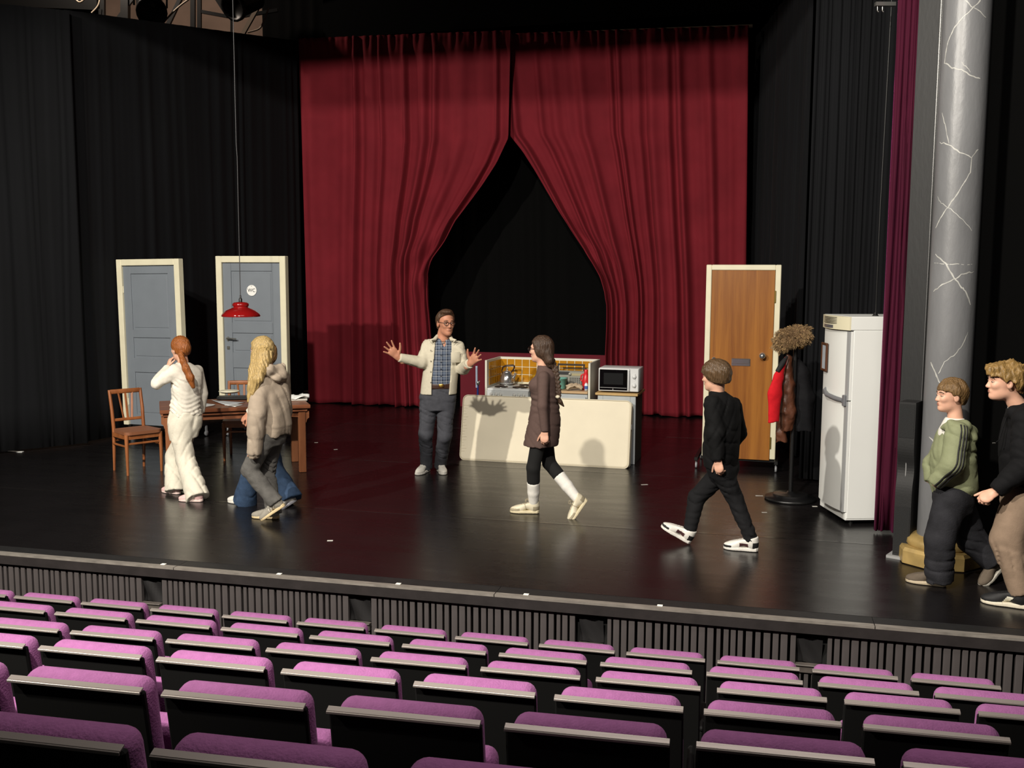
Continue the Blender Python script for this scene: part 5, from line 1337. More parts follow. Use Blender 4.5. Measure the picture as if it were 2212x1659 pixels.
sS = secs([(838, 948, .155, .115), (815, 950, .163, .128), (785, 953, .165, .125), (760, 956, .17, .118), (747, 957, .165, .10), (738, 957, .12, .085), (731, 957, .075, .070)], Y4)
def plaid():
    m = bpy.data.materials.new('plaid_flannel'); m.use_nodes = True; nt = m.node_tree; b = nt.nodes['Principled BSDF']; b.inputs['Roughness'].default_value = .85
    tc = nt.nodes.new('ShaderNodeTexCoord'); sx = nt.nodes.new('ShaderNodeSeparateXYZ'); nt.links.new(tc.outputs['Object'], sx.inputs[0])
    def stripe(sock, freq, width, ph):
        a = nt.nodes.new('ShaderNodeMath'); a.operation = 'MULTIPLY_ADD'; a.inputs[1].default_value = freq; a.inputs[2].default_value = ph; nt.links.new(sock, a.inputs[0])
        f = nt.nodes.new('ShaderNodeMath'); f.operation = 'FRACT'; nt.links.new(a.outputs[0], f.inputs[0])
        c = nt.nodes.new('ShaderNodeMath'); c.operation = 'LESS_THAN'; c.inputs[1].default_value = width; nt.links.new(f.outputs[0], c.inputs[0]); return c.outputs[0]
    def mix(fac, c1, c2):
        x = nt.nodes.new('ShaderNodeMix'); x.data_type = 'RGBA'
        nt.links.new(fac, x.inputs[0])
        if isinstance(c1, tuple): x.inputs[6].default_value = c1
        else: nt.links.new(c1, x.inputs[6])
        x.inputs[7].default_value = c2; return x.outputs[2]
    def ad(a, b_):
        x = nt.nodes.new('ShaderNodeMath'); x.operation = 'MULTIPLY_ADD'; x.inputs[1].default_value = .5; nt.links.new(a, x.inputs[0])
        y = nt.nodes.new('ShaderNodeMath'); y.operation = 'MULTIPLY'; y.inputs[1].default_value = .5; nt.links.new(b_, y.inputs[0]); nt.links.new(y.outputs[0], x.inputs[2]); return x.outputs[0]
    navy, mid, pale = (*hexc('202b3d'), 1), (*hexc('5c6779'), 1), (*hexc('a9adb3'), 1)
    c = mix(ad(stripe(sx.outputs['X'], 19, .42, .1), stripe(sx.outputs['Z'], 19, .42, .3)), navy, mid)
    c = mix(ad(stripe(sx.outputs['X'], 19, .12, .55), stripe(sx.outputs['Z'], 19, .12, .75)), c, pale)
    nt.links.new(c, b.inputs['Base Color']); return m
def fn(P):
    D = loft(P, sS, H.lat, 2.2) + wr(P, 31, .003, 22)
    q = P - at(959, 731, Y4).astype(np.float32); la = np.abs(q @ H.lf.astype(np.float32)); zv = at(959, 750, Y4)[2] - at(959, 731, Y4)[2]
    v_ = np.maximum(la - np.clip((q[..., 2] - zv) * .42, 0, .05), -(q @ H.f.astype(np.float32)) + .0)
    return np.maximum(D, -v_)
_v, _f2 = surf(lambda P: loft(P, [(z, x, y, w - .012, d - .012) for z, x, y, w, d in sS if z > 1.3], H.lat, 2.2), at(957, 760, Y4) - V(.2, .16, 0), at(957, 729, Y4) + V(.2, .16, 0), .009); H.chunks.append((_v, _f2, 0))
k = H.wear('shirt', fn, [at(948, 842, Y4), at(957, 728, Y4), shL, shR], plaid(), .16)
col = []
for sgn in (-1, 1):
    c0 = at(957, 731, Y4); a = c0 + H.lf * (.062 * sgn) + V(0, 0, .012); 
    col.append(tube_chunk([c0 - H.f * .05 + H.lf * .03 * sgn + V(0, 0, .03), a + V(0, 0, .01), c0 + H.f * .062 + H.lf * .03 * sgn - V(0, 0, .028), c0 + H.f * .085 + H.lf * .035 * sgn - V(0, 0, .055)], [.014, .016, .015, .005], 0, 8))
H.sub(k, 'collar', col, [MATS.get('x') or H.kids[k][1].materials[0]])
for i in range(5): H.sub(k, 'button', [sphere_chunk(at(952.5 - .12 * i, 752 + 15 * i, Y4 - .135), .006, 0, 5)], [mat('dark_button', '141a26', .4)])
sJ = secs([(851, 948, .190, .140), (830, 949, .188, .142), (795, 952, .185, .138), (765, 955, .19, .132), (750, 957, .182, .112), (741, 957, .15, .098), (733, 957, .095, .085), (729, 957, .075, .078)], Y4)
M_over = fabric('cream_wool', 'c4bda9', noise=(40, .05), sheen=.25)
def fn(P):
    D = loft(P, sJ, H.lat, 2.4) + .004 * np.sin(24 * P[..., 0] + 4 * P[..., 2])
    r = chain(P, [shR, elR, wrR], [.064, .060, .045], k=.02, cap=-.005) + crease(P, 33, .0065, 40, (.8, 0, .4)); l = chain(P, [shL, elL, wrL], [.064, .062, .047], k=.02, cap=-.005) + crease(P, 34, .0065, 40, (.5, 0, .8))
    D = smin(smin(D, r, .03), l, .03)
    z = P[..., 2]; zt, zb2 = at(957, 735, Y4)[2], at(948, 851, Y4)[2]
    t = (z - zb2) / (zt - zb2)
    xl = np.interp(t, [0, .3, .8, 1.05], [at(932, 851, Y4 - .13)[0], at(933, 815, Y4 - .13)[0], at(939, 755, Y4 - .13)[0], at(940, 730, Y4 - .13)[0]])
    xr = np.interp(t, [0, .3, .8, 1.05], [at(969, 851, Y4 - .13)[0], at(972, 815, Y4 - .13)[0], at(975, 755, Y4 - .13)[0], at(974, 730, Y4 - .13)[0]])
    fr = (P[..., 0] - np.float32(H.f[0] * 0)) 
    open_ = np.maximum(np.maximum(xl - fr, fr - xr), (P[..., 1] - (Y4 - .015)))
    return np.maximum(D, -open_)
k = H.wear('overshirt', fn, [shL, shR, elL, elR, wrL, wrR, at(948, 852, Y4), at(957, 726, Y4)], M_over, .16, .0095)
cl = []
for sgn, xs in ((-1, (945, 938, 930, 934)), (1, (972, 976, 984, 978))):
    cl.append(tube_chunk([at(957 + sgn * 8, 724, Y4 + .06), at(xs[0], 726, Y4 - .02), at(xs[1], 734, Y4 - .10), at(xs[2], 735, Y4 - .125), at(xs[3] , 741, Y4 - .135)], [.016, .020, .020, .014, .004], 0, 8))
H.sub(k, 'collar', cl, [M_over])
pk = MB().box((0, 0, 0), (.10, .006, .11), bevel=.004); pc = at(984, 772, Y4 - .142)
H.sub(k, 'chest_pocket', [(np.array(pk.v) @ np.array([[.93, .36, 0], [-.36, .93, 0], [0, 0, 1]]) + pc, pk.f, 0)], [M_over])
for i in range(4): H.sub(k, 'button', [sphere_chunk(at(930.5, 757 + 23 * i, Y4 - .142), .007, 0, 5)], [mat('grey_button', '8c867a', .4)])
M_gtr = fabric('charcoal_cotton', '43444a', noise=(20, .15))
def fn(P):
    D = loft(P, secs([(885, 946, .150, .11), (860, 947, .172, .122), (838, 948, .165, .118), (829, 949, .160, .112)], Y4), H.lat)
    r = chain(P, [hpR, knR, aR - V(0, 0, .035)], [.098, .074, .062], k=.02, cap=.0); l = chain(P, [hpL, knL, aL - V(0, 0, .035)], [.098, .076, .062], k=.02, cap=.0)
    D = smin(smin(D, r, .03), l, .012)
    return D + crease(P, 35, .007, 36, (.5, 0, .8)) + wr(P, 35, .002, 26)
H.wear('trousers', fn, [hpL, hpR, knL, knR, aL, aR, at(948, 826, Y4)], M_gtr, .13)
bz = at(949, 832, Y4)
def fn(P): return np.maximum(loft(P, grow(secs([(838, 949, .164, .117), (826, 950, .164, .117)], Y4), .006), H.lat), 0 * P[..., 0] - 1)
k = H.wear('belt', fn, [bz + V(.17, .12, .0), bz - V(.17, .12, 0)], mat('brown_leather', '3a241a', .4), .06, .009)
H.sub(k, 'buckle', [(np.array(MB().box(at(953, 833, Y4 - .125), (.05, .012, .035), bevel=.004).v), MB().box((0, 0, 0), (.05, .012, .035), bevel=.004).f, 0)], [M_brass])
hc = H.hc; W_ = lambda x, y, z: H.hc + H.HR @ (V(x, y, z) * H.hs)
gl = []
for sy in (1, -1):
    gl.append(tube_chunk([W_(.104 - .25 * abs(math.cos(a) * .022 + .031 - .02) * 0 - (.010 if abs(.033 + .021 * math.cos(a)) > .04 else 0), (.033 + .021 * math.cos(a)) * sy, .000 + .017 * math.sin(a)) for a in np.linspace(0, 2 * PI, 15)], .0032, 0, 5))
    gl.append(tube_chunk([W_(.094, .054 * sy, .006), W_(.04, .076 * sy, .008), W_(-.005, .083 * sy, .006), W_(-.02, .083 * sy, -.012)], .0022, 0, 5))
gl.append(tube_chunk([W_(.104, .012, .004), W_(.109, 0, .007), W_(.104, -.012, .004)], .0022, 0, 5))
H.strap('glasses', gl, [mat('dark_spectacle', '2a1a14', .3)], 'dark round spectacles')
nk = [at(957, 731, Y4) + H.f * (.075 * math.sin(a)) + H.lf * (.066 * math.cos(a)) + V(0, 0, .02 - .05 * max(0, math.sin(a))) for a in np.linspace(-.5, PI + .5, 18)]
H.strap('necklace', [tube_chunk(nk, .0028, 0, 5), sphere_chunk(nk[9] + V(0.01, -.006, -.012), .011, 1, 7)], [mat('dark_cord', '2a2420', .5), mat('silver_bead', 'b8b4a8', .25, metal=.8)])
H.strap('ring', [tube_chunk([wrR + unit(at(843, 754, Y4 - .26) - wrR) * .105 + V(.011 * math.cos(a) + .0, -.0, .011 * math.sin(a) - .012) for a in np.linspace(0, 2 * PI, 12)], .003, 0, 5)], [M_steelb])
H.local_hair(lambda q: np.maximum(smin(hair_cap(q, .010, [(-.13, -.06), (-.06, -.06), (-.03, -.005), (.012, -.005), (.022, .03), (.045, .058), (.075, .076), (.12, .088)], .0025, 4, 90), ell(q, (.045, -.01, .105), (.055, .055, .022)), .02), -ell(q, (.12, 0, .02), (.02, .02, .02))), hairmat('brown_short_hair', '4b3626'))
H.build()
# ---------------------------------------------------------------- girl in a brown dress with a braid
h1, t1 = on(1165, 1109), on(1104, 1107)
t2 = on(1242, 1119); h2 = at(1270, 1080, 8.60)
Y5 = 8.66
H = Human('person in a short brown dress with a long braid, glasses and white knee socks', on(1185, 1110), (-.97, .24), S_fair)
M_off = mat('offwhite_leather', 'cfc6ae', .5); M_sand = fabric('sand_suede', '9d937c'); M_osole = mat('offwhite_sole', 'cbbf9f', .6)
aL = H.shoe(h1, t1, .262, [M_off, M_sand, M_sand, M_osole, M_sand], 'court')
aR = H.shoe(h2, t2, .262, [M_off, M_sand, M_sand, M_osole, M_sand], 'court', up=(-.75, 0, .66))
shL, shR = at(1174, 815, Y5 - .125), at(1186, 812, Y5 + .135)
elL, elR = at(1172, 877, Y5 - .20), at(1168, 872, Y5 + .2)
wrL, wrR = at(1177, 932, Y5 - .20), at(1158, 925, Y5 + .2)
hpL, hpR = at(1168, 930, Y5 - .07), at(1176, 930, Y5 + .08)
knL, knR = at(1152, 1010, Y5 - .06), at(1186, 1000, Y5 + .06)
nb = at(1173, 793, Y5)
H.underbody((shL, shR), (elL, elR), (wrL, wrR), (hpL, hpR), (knL, knR), (aL, aR), nb, tw=.09, td=.07)
H.head(at(1169, 754, Y5), (-.93, .36), .95, pitch=-.02, neck=nb)
H.hand(wrL, (-.05, -.05, -1), (.3, .9, 0), (-.9, .2, 0), .42, .02, .92); H.hand(wrR, (-.2, 0, -1), (.2, -.9, 0), (-.9, 0, 0), .4, .02, .9)
sT = secs([(962, 1168, .160, .152), (945, 1171, .158, .150), (912, 1176, .155, .142), (888, 1177, .140, .128), (868, 1177, .122, .117), (848, 1176, .128, .122), (828, 1178, .140, .115), (812, 1181, .142, .098), (803, 1180, .112, .083), (796, 1177, .076, .066), (788, 1174, .054, .054)], Y5)
M_brd = fabric('brown_knit', '55443f', noise=(50, .06), bump=(220, .15))
def fn(P):
    D = loft(P, sT, H.lat, 2.1)
    D = smin(D, np.minimum(ell(P, at(1157, 832, Y5 - .055), (.062, .062, .06)), ell(P, at(1157, 832, Y5 + .07), (.062, .062, .06))), .04)
    D = D + .0035 * np.sin(120 * P[..., 2] + 20 * P[..., 0]) * np.exp(-((P[..., 2] - 1.02) / .09) ** 2) + crease(P, 41, .007, 34, (.3, 0, .9))
    l = chain(P, [shL, elL, wrL], [.052, .044, .036], k=.015, cap=.0); r = chain(P, [shR, elR, wrR], [.052, .044, .036], k=.015, cap=.0)
    return smin(smin(D, l, .016), r, .016)
H.wear('dress', fn, [shL, shR, elL, elR, wrL, wrR, at(1170, 965, Y5), nb], M_brd, .17, .0095)
M_leg = mat('black_leggings', '060606', .9)
skL, skR = knL + (aL - knL) * .40, knR + (aR - knR) * .36
def fn(P):
    D = ell(P, (hpL + hpR) / 2, (.10, .12, .10))
    l = chain(P, [hpL, knL, skL], [.070, .060, .058], k=.015, cap=.0); r = chain(P, [hpR, knR, skR], [.070, .060, .058], k=.015, cap=.0)
    return smin(smin(D, l, .03), r, .02)
H.wear('leggings', fn, [hpL, hpR, knL, knR, skL, skR], M_leg, .13)
M_sock = fabric('white_sock', 'dcd9d2', bump=(200, .1))
for a_, s_ in ((aL, skL), (aR, skR)):
    dv = unit(a_ - s_)
    def fn(P, a_=a_, s_=s_, dv=dv): return np.maximum(chain(P, [s_ - dv * .01, s_ + (a_ - s_) * .45, a_ + dv * .02], [.058, .053, .040], k=.01), -((P - s_.astype(np.float32)) @ dv.astype(np.float32)) - .004)
    H.wear('sock', fn, [s_, a_], M_sock, .08, .0085)
M_brh = hairmat('brown_hair', '3f2e22')
br = [at(1192, 783, Y5 - .03), at(1199, 800, Y5 - .06), at(1203, 820, Y5 - .07), at(1206, 842, Y5 - .08), at(1206, 858, Y5 - .085)]
tl = [at(1206, 858, Y5 - .085), at(1210, 868, Y5 - .08), at(1218, 878, Y5 - .075)]
def braid(P):
    D = None; n = 11; pts = np.array(br); tt_ = np.linspace(0, len(br) - 1, n)
    for i, t in enumerate(tt_):
        j = min(int(t), len(br) - 2); c = pts[j] + (pts[j + 1] - pts[j]) * (t - j)
        for sg in (-1, 1):
            e = cone(P, c + V(.016 * sg, -.004, .016), c + V(-.004 * sg, -.004, -.014), .016 - .0004 * i, .011)
            D = e if D is None else np.minimum(D, e)
    return smin(D, chain(P, tl, [.012, .022, .006]), .01)
k = H.local_hair(lambda q: smin(hair_cap(q, .012, [(-.13, -.10), (-.05, -.09), (.015, -.065), (.04, -.01), (.06, .05), (.1, .078)], .0012, 5, 120, ears=True), chain(q, [(-.06, .02, -.05), (-.085, .03, -.10), (-.09, .03, -.14)], [.06, .05, .03]), .03), M_brh, br + tl, world_fn=braid, margin=.14, vx=.0058)
H.sub(k, 'hair_tie', [sphere_chunk(br[-1] + V(-.006, -.01, .004), .020, 0, 8, (1.1, 1, .8))], [mat('cream_scrunchie', 'c9bfa8', .8)])
W_ = lambda x, y, z: H.hc + H.HR @ (V(x, y, z) * H.hs)
gl = []
for sy in (1, -1):
    gl.append(tube_chunk([W_(.106, (.033 + .022 * math.cos(a)) * sy, .000 + .02 * math.sin(a)) for a in np.linspace(0, 2 * PI, 15)], .0026, 0, 5))
    gl.append(tube_chunk([W_(.104, .055 * sy, .006), W_(.05, .074 * sy, .008), W_(.0, .083 * sy, .006)], .0026, 0, 5))
gl.append(tube_chunk([W_(.106, .012, .004), W_(.111, 0, .007), W_(.106, -.012, .004)], .0026, 0, 5))
H.strap('glasses', gl, [MATS['dark_spectacle']])
H.build()

# ---------------------------------------------------------------- boy in black with bowl cut
h1, t1 = on(1491, 1173), at(1437, 1140, 7.85)
h1 = on(1490, 1176); t1 = at(1437, 1144, 7.75)
h2, t2 = on(1638, 1192), on(1576, 1186)
Y6 = 7.66
H = Human('person all in black with a brown bowl haircut and white trainers striding left', on(1545, 1185), (-.80, .60), S_fair)
M_wt = mat('white_runner', 'd3d0c9', .45); M_mar = mat('maroon_mesh', '3a1519', .7); M_blk = mat('black_mesh', '161516', .7)
aR = H.shoe(h1, t1, .265, [M_wt, M_mar, M_blk, M_wt, M_wt], 'panel'); aL = H.shoe(h2, t2, .265, [M_wt, M_mar, M_blk, M_wt, M_wt], 'panel')
shL, shR = at(1539, 872, Y6 - .11), at(1586, 874, Y6 + .11)
elL, elR = at(1546, 938, Y6 - .16), at(1596, 935, Y6 + .20)
wrL, wrR = at(1551, 994, Y6 - .18), at(1566, 985, Y6 + .26)
hpL, hpR = at(1552, 1005, Y6 - .06), at(1573, 1005, Y6 + .07)
knL, knR = at(1587, 1075, Y6 - .04), at(1505, 1075, Y6 + .12)
nb = at(1550, 850, Y6)
H.underbody((shL, shR), (elL, elR), (wrL, wrR), (hpL, hpR), (knL, knR), (aL, aR), nb, tw=.10, td=.065)
H.head(at(1545, 812, Y6), (-.82, .57), .95, pitch=-.08, neck=nb)
H.hand(wrL, (.12, -.1, -1), (.5, .75, 0), (-.8, .5, 0), .42, .02, .92); H.hand(wrR, (-.5, 0, -.8), (0, -.9, 0), (-.6, .4, 0), .4, .02, .9)
sT = secs([(1006, 1556, .150, .115), (985, 1557, .160, .130), (950, 1560, .165, .130), (910, 1563, .168, .125), (880, 1563, .168, .11), (868, 1561, .16, .10), (860, 1559, .125, .088), (853, 1555, .085, .07), (847, 1551, .062, .06)], Y6)
M_bsw = fabric('black_sweatshirt', '0a0a0b', noise=(30, .1)); M_bjog = fabric('black_joggers', '131315', noise=(20, .2))
def fn(P):
    D = loft(P, sT, H.lat, 2.1) + wr(P, 51, .004, 18)
    l = chain(P, [shL, elL, wrL], [.068, .066, .046], k=.02, cap=.0); r = chain(P, [shR, elR, wrR], [.056, .062, .046], k=.02, cap=.0)
    return smin(smin(D, l, .025), r, .04) + crease(P, 52, .008, 24, (.7, .2, .4))
H.wear('sweatshirt', fn, [shL, shR, elL, elR, wrL, wrR, at(1556, 1008, Y6), nb], M_bsw, .16)
def fn(P):
    D = loft(P, secs([(1030, 1561, .12, .10), (1012, 1560, .145, .112), (992, 1558, .14, .108)], Y6), H.lat)
    l = chain(P, [hpL, knL, aL + V(0, 0, -.005)], [.086, .066, .048], k=.015, cap=.0); r = chain(P, [hpR, knR, aR + V(0, 0, -.005)], [.088, .068, .050], k=.015, cap=.0)
    return smin(smin(D, l, .03), r, .03) + crease(P, 53, .010, 32, (.5, 0, .8)) + .0025 * np.sin(130 * P[..., 2]) * np.exp(-((P[..., 2] - .2) / .1) ** 2)
H.wear('joggers', fn, [hpL, hpR, knL, knR, aL, aR, at(1558, 990, Y6)], M_bjog, .12)
H.local_hair(lambda q: hair_cap(q, .024, [(-.15, -.055), (-.09, -.065), (-.03, -.055), (.03, -.03), (.06, .01), (.09, .03), (.13, .035)], .0012, 6, 120, front=.006), hairmat('bowl_hair', '54412d', rough=.33))
H.build()

# ---------------------------------------------------------------- boy in green jacket
h1, t1 = on(2044, 1268), on(1968, 1257)
t2 = on(2127, 1262); h2 = at(2172, 1218, 6.78)
Y7 = 6.72
H = Human('boy in a sage green hooded jacket with black sleeve stripes, hands in pockets', on(2050, 1255), (-.97, .05), S_fair)
M_van = fabric('brown_canvas', '5d5348'); M_vs = mat('van_sole', 'b3a58c', .6)
aL = H.shoe(h1, t1, .262, [M_van, M_van, M_van, M_vs, M_van], 'plain'); aR = H.shoe(h2, t2, .262, [M_van, M_van, M_van, mat('pale_sole', 'b9b5aa', .6), M_van], 'plain')
shL, shR = at(2068, 936, Y7 - .14), at(2060, 934, Y7 + .14)
elL, elR = at(2058, 1002, Y7 - .19), at(2014, 1004, Y7 + .13)
wrL, wrR = at(2020, 1044, Y7 - .12), at(2013, 1040, Y7 + .08)
hpL, hpR = at(2055, 1075, Y7 - .08), at(2063, 1075, Y7 + .09)
knL, knR = at(2030, 1165, Y7 - .08), at(2098, 1165, Y7 + .08)
nb = at(2064, 908, Y7)
H.underbody((shL, shR), (elL, elR), (wrL, wrR), (hpL, hpR), (knL, knR), (aL, aR), nb, tw=.10, td=.075)
H.head(at(2054, 854, Y7), (-.99, -.06), .93, pitch=.0, neck=nb)
H.hand(wrL, (.5, .8, -.2), (.5, -.5, 0), (0, .3, .9), .7, .02, .75); H.hand(wrR, (.6, -.7, -.2), (.3, .5, 0), (0, -.3, .9), .7, .02, .75)
sW = secs([(1000, 2050, .10, .09), (935, 2056, .12, .085), (915, 2060, .075, .07), (903, 2063, .058, .058)], Y7)
def fn(P): return loft(P, sW, H.lat) + wr(P, 60, .002, 30)
H.wear('tshirt', fn, [at(2050, 1000, Y7), nb], mat('white_cotton', 'd8d5cd', .85), .14)
sT = secs([(1066, 2062, .150, .135), (1050, 2061, .165, .152), (1010, 2059, .165, .148), (970, 2060, .162, .135), (945, 2062, .158, .115), (930, 2063, .145, .098), (920, 2065, .11, .085), (910, 2066, .085, .075)], Y7)
M_grn = fabric('sage_shell', '7e8365', noise=(25, .05), bump=(60, .1), rough=.7)
def fn(P):
    D = loft(P, sT, H.lat, 2.1) + wr(P, 61, .0035, 22)
    l = chain(P, [shL, elL, wrL], [.078, .078, .054], k=.02, cap=.0); r = chain(P, [shR, elR, wrR], [.070, .062, .05], k=.02, cap=.0)
    D = smin(smin(D, l, .020), r, .03)
    hd = chain(P, [at(2036, 925, Y7 - .05), at(2054, 917, Y7 - .11), at(2082, 922, Y7 - .10), at(2094, 935, Y7), at(2080, 920, Y7 + .1), at(2045, 915, Y7 + .1)], [.018, .030, .045, .05, .04, .02], k=.02)
    hd = smin(hd, ell(P, at(2092, 943, Y7 - .03), (.045, .10, .06)), .03)
    D = smin(D, hd, .012) + crease(P, 62, .007, 32, (.5, .2, .8))
    # open neck
    op = ell(P, at(2030, 912, Y7), (.07, .055, .085))
    return np.maximum(D, -op)
k = H.wear('jacket', fn, [shL, shR, elL, elR, wrL, wrR, at(2060, 1068, Y7), at(2095, 900, Y7)], M_grn, .15, .0098)
ax = [shL + V(0.012, 0, .05), shL + (elL - shL) * .35, shL + (elL - shL) * .7, elL, elL + (wrL - elL) * .5, wrL - (wrL - elL) * .03]
stp = []; jfn = fn
for off in (-.021, 0.0, .021):
    path = []
    for i in range(26):
        t_ = i / 25 * 5; j = min(int(t_), 4); c = ax[j] + (ax[j + 1] - ax[j]) * (t_ - j); t = unit(np.interp(t_, [0, 2.2, 3.8, 5], [0, 0, 1, 1]) * unit(wrL - elL) + (1 - np.interp(t_, [0, 2.2, 3.8, 5], [0, 0, 1, 1])) * unit(elL - shL))
        out = np.array([.22, -1, .18]); out = unit(out - t * np.dot(out, t)); sd = np.cross(t, out)
        path.append(project(jfn, c + sd * (off + .004), out) + out * .0025)
    path = [path[0]] + [(path[i - 1] + path[i] + path[i + 1]) / 3 for i in range(1, 25)] + [path[-1]]
    stp.append(tube_chunk(path, .0058, 0, 6))
for c_ in stp: H.sub(k, 'sleeve_stripe', [c_], [mat('black_stripe', '0b0b0b', .6)])
H.sub(k, 'drawstring', [tube_chunk([at(2047, 925, Y7 - .135), at(2042, 945, Y7 - .15), at(2038, 965, Y7 - .15)], .003, 0, 5)], [M_grn])
M_bag = fabric('washed_black_denim', '26262a', noise=(10, .35), bump=(100, .15))
def fn(P):
    D = loft(P, secs([(1105, 2060, .125, .12), (1080, 2059, .15, .13), (1055, 2059, .145, .125)], Y7), H.lat)
    l = chain(P, [hpL, knL, aL - V(-.005, 0, .045)], [.108, .098, .092], k=.02, cap=.0); r = chain(P, [hpR, knR, aR + V(-.01, 0, -.02)], [.108, .096, .088], k=.02, cap=.0)
    return smin(smin(D, l, .04), r, .03) + crease(P, 63, .009, 26, (.5, 0, .8))
H.wear('jeans', fn, [hpL, hpR, knL, knR, aL, aR, at(2059, 1055, Y7)], M_bag, .15)
H.local_hair(lambda q: np.maximum(hair_cap(q, .015, [(-.15, -.075), (-.06, -.07), (-.03, .0), (.02, .0), (.03, .02), (.05, .03), (.08, .035), (.12, .035)], .0035, 7, 80, front=.006), -ell(q, (.0, .09, -.02), (.02, .02, .03))), hairmat('sandy_hair', '6b5232'))
H.build()

# ---------------------------------------------------------------- boy in black hoodie at the right edge
h1, t1 = on(2222, 1316), on(2140, 1303)
t2 = on(2275, 1290); h2 = at(2322, 1250, 6.55)
Y8 = 6.38
H = Human('boy with curly fair hair in a black hoodie and beige trousers at the right edge', on(2210, 1300), (-.98, .1), S_fair, 1.7)
M_bs = mat('black_suede', '111113', .7); M_ws = mat('white_stripe', 'd8d4c2', .5); M_cs2 = mat('cream_sole', 'cfc6b2', .6)
aL = H.shoe(h1, t1, .28, [M_bs, M_ws, M_bs, M_cs2, M_bs], 'onestripe'); aR = H.shoe(h2, t2, .28, [M_bs, M_ws, M_bs, M_cs2, M_bs], 'onestripe')
shL, shR = at(2216, 908, Y8 - .16), at(2206, 906, Y8 + .16)
elL, elR = at(2212, 1008, Y8 - .22), at(2222, 1004, Y8 + .2)
wrL, wrR = at(2150, 1062, Y8 - .17), at(2190, 1075, Y8 + .2)
hpL, hpR = at(2206, 1080, Y8 - .09), at(2214, 1080, Y8 + .1)
knL, knR = at(2176, 1165, Y8 - .09), at(2245, 1170, Y8 + .09)
nb = at(2200, 880, Y8)
H.underbody((shL, shR), (elL, elR), (wrL, wrR), (hpL, hpR), (knL, knR), (aL, aR), nb, tw=.11, td=.08, arm=.034)
H.head(at(2170, 824, Y8), (-.99, .10), 1.0, pitch=.0, neck=nb)
H.hand(wrL, at(2128, 1075, Y8 - .17) - wrL, (.25, .6, -.6), (-.3, .3, .9), .62, .02, .98, thumb=.6); H.hand(wrR, (-.4, 0, -.9), (0, -.9, 0), (-.8, 0, .2), .5, .02, .95)
def fn(P): return loft(P, secs([(930, 2204, .10, .08), (905, 2203, .085, .075), (884, 2201, .066, .064), (874, 2199, .060, .060)], Y8), H.lat)
H.wear('tshirt', fn, [at(2204, 930, Y8), nb], MATS['white_cotton'], .14)
sT = secs([(1062, 2216, .17, .135), (1040, 2216, .18, .148), (990, 2213, .182, .15), (950, 2211, .182, .142), (920, 2210, .178, .125), (905, 2208, .155, .11), (893, 2206, .11, .09), (884, 2204, .085, .08)], Y8)
M_bh = fabric('black_hoodie_cloth', '0c0c0e', noise=(30, .1))
def fn(P):
    D = loft(P, sT, H.lat, 2.1) + wr(P, 71, .004, 20)
    l = chain(P, [shL, elL, wrL], [.082, .080, .050], k=.02, cap=.0); r = chain(P, [shR, elR, wrR], [.082, .075, .05], k=.02, cap=.0)
    D = smin(smin(D, l, .03), r, .03)
    hd = chain(P, [at(2178, 898, Y8 - .03), at(2190, 890, Y8 - .09), at(2215, 888, Y8 - .10), at(2232, 895, Y8), at(2210, 888, Y8 + .1)], [.022, .035, .045, .055, .04], k=.02)
    return smin(D, hd, .015) + crease(P, 72, .007, 26, (.6, .2, .6))
k = H.wear('hoodie', fn, [shL, shR, elL, elR, wrL, wrR, at(2216, 1064, Y8), at(2215, 870, Y8)], M_bh, .15)
ds = [at(2174, 902, Y8 - .05), at(2166, 925, Y8 - .07), at(2159, 950, Y8 - .08), at(2152, 955, Y8 - .085)]
H.sub(k, 'drawstring', [tube_chunk(ds, .0035, 0, 5), tube_chunk([at(2150, 957, Y8 - .085), at(2144, 957, Y8 - .085)], .0045, 1, 5)], [M_bh, M_steelb])
M_bei = fabric('beige_twill', '83705f', noise=(18, .12))
def fn(P):
    D = loft(P, secs([(1110, 2212, .135, .12), (1085, 2211, .16, .132), (1056, 2212, .155, .125)], Y8), H.lat)
    l = chain(P, [hpL, knL, aL + V(.005, 0, .0)], [.112, .104, .066], k=.02, cap=.0); r = chain(P, [hpR, knR, aR + V(-.01, 0, .0)], [.11, .10, .066], k=.02, cap=.0)
    return smin(smin(D, l, .04), r, .03) + crease(P, 73, .014, 26, (.6, 0, .7))
H.wear('trousers', fn, [hpL, hpR, knL, knR, aL, aR, at(2212, 1056, Y8)], M_bei, .15)
for a_ in (aL, aR):
    H.wear('sock', lambda P, a_=a_: cone(P, a_ + V(0, 0, .10), a_ - V(0, 0, .02), .045, .042), [a_], M_blk, .16, .0105)
H.local_hair(lambda q: np.maximum(smin(hair_cap(q, .018, [(-.15, -.07), (-.06, -.06), (-.03, .005), (.02, .005), (.04, .03), (.07, .042), (.12, .045)], .0055, 11, 62, front=.012), ell(q, (.06, 0, .085), (.06, .065, .035)), .02) + wr(q, 12, .003, 120), -ell(q, (.0, .09, -.02), (.022, .02, .035))), hairmat('curly_fair_hair', '7f6439', stretch=(50, 50, 25)))
H.build()

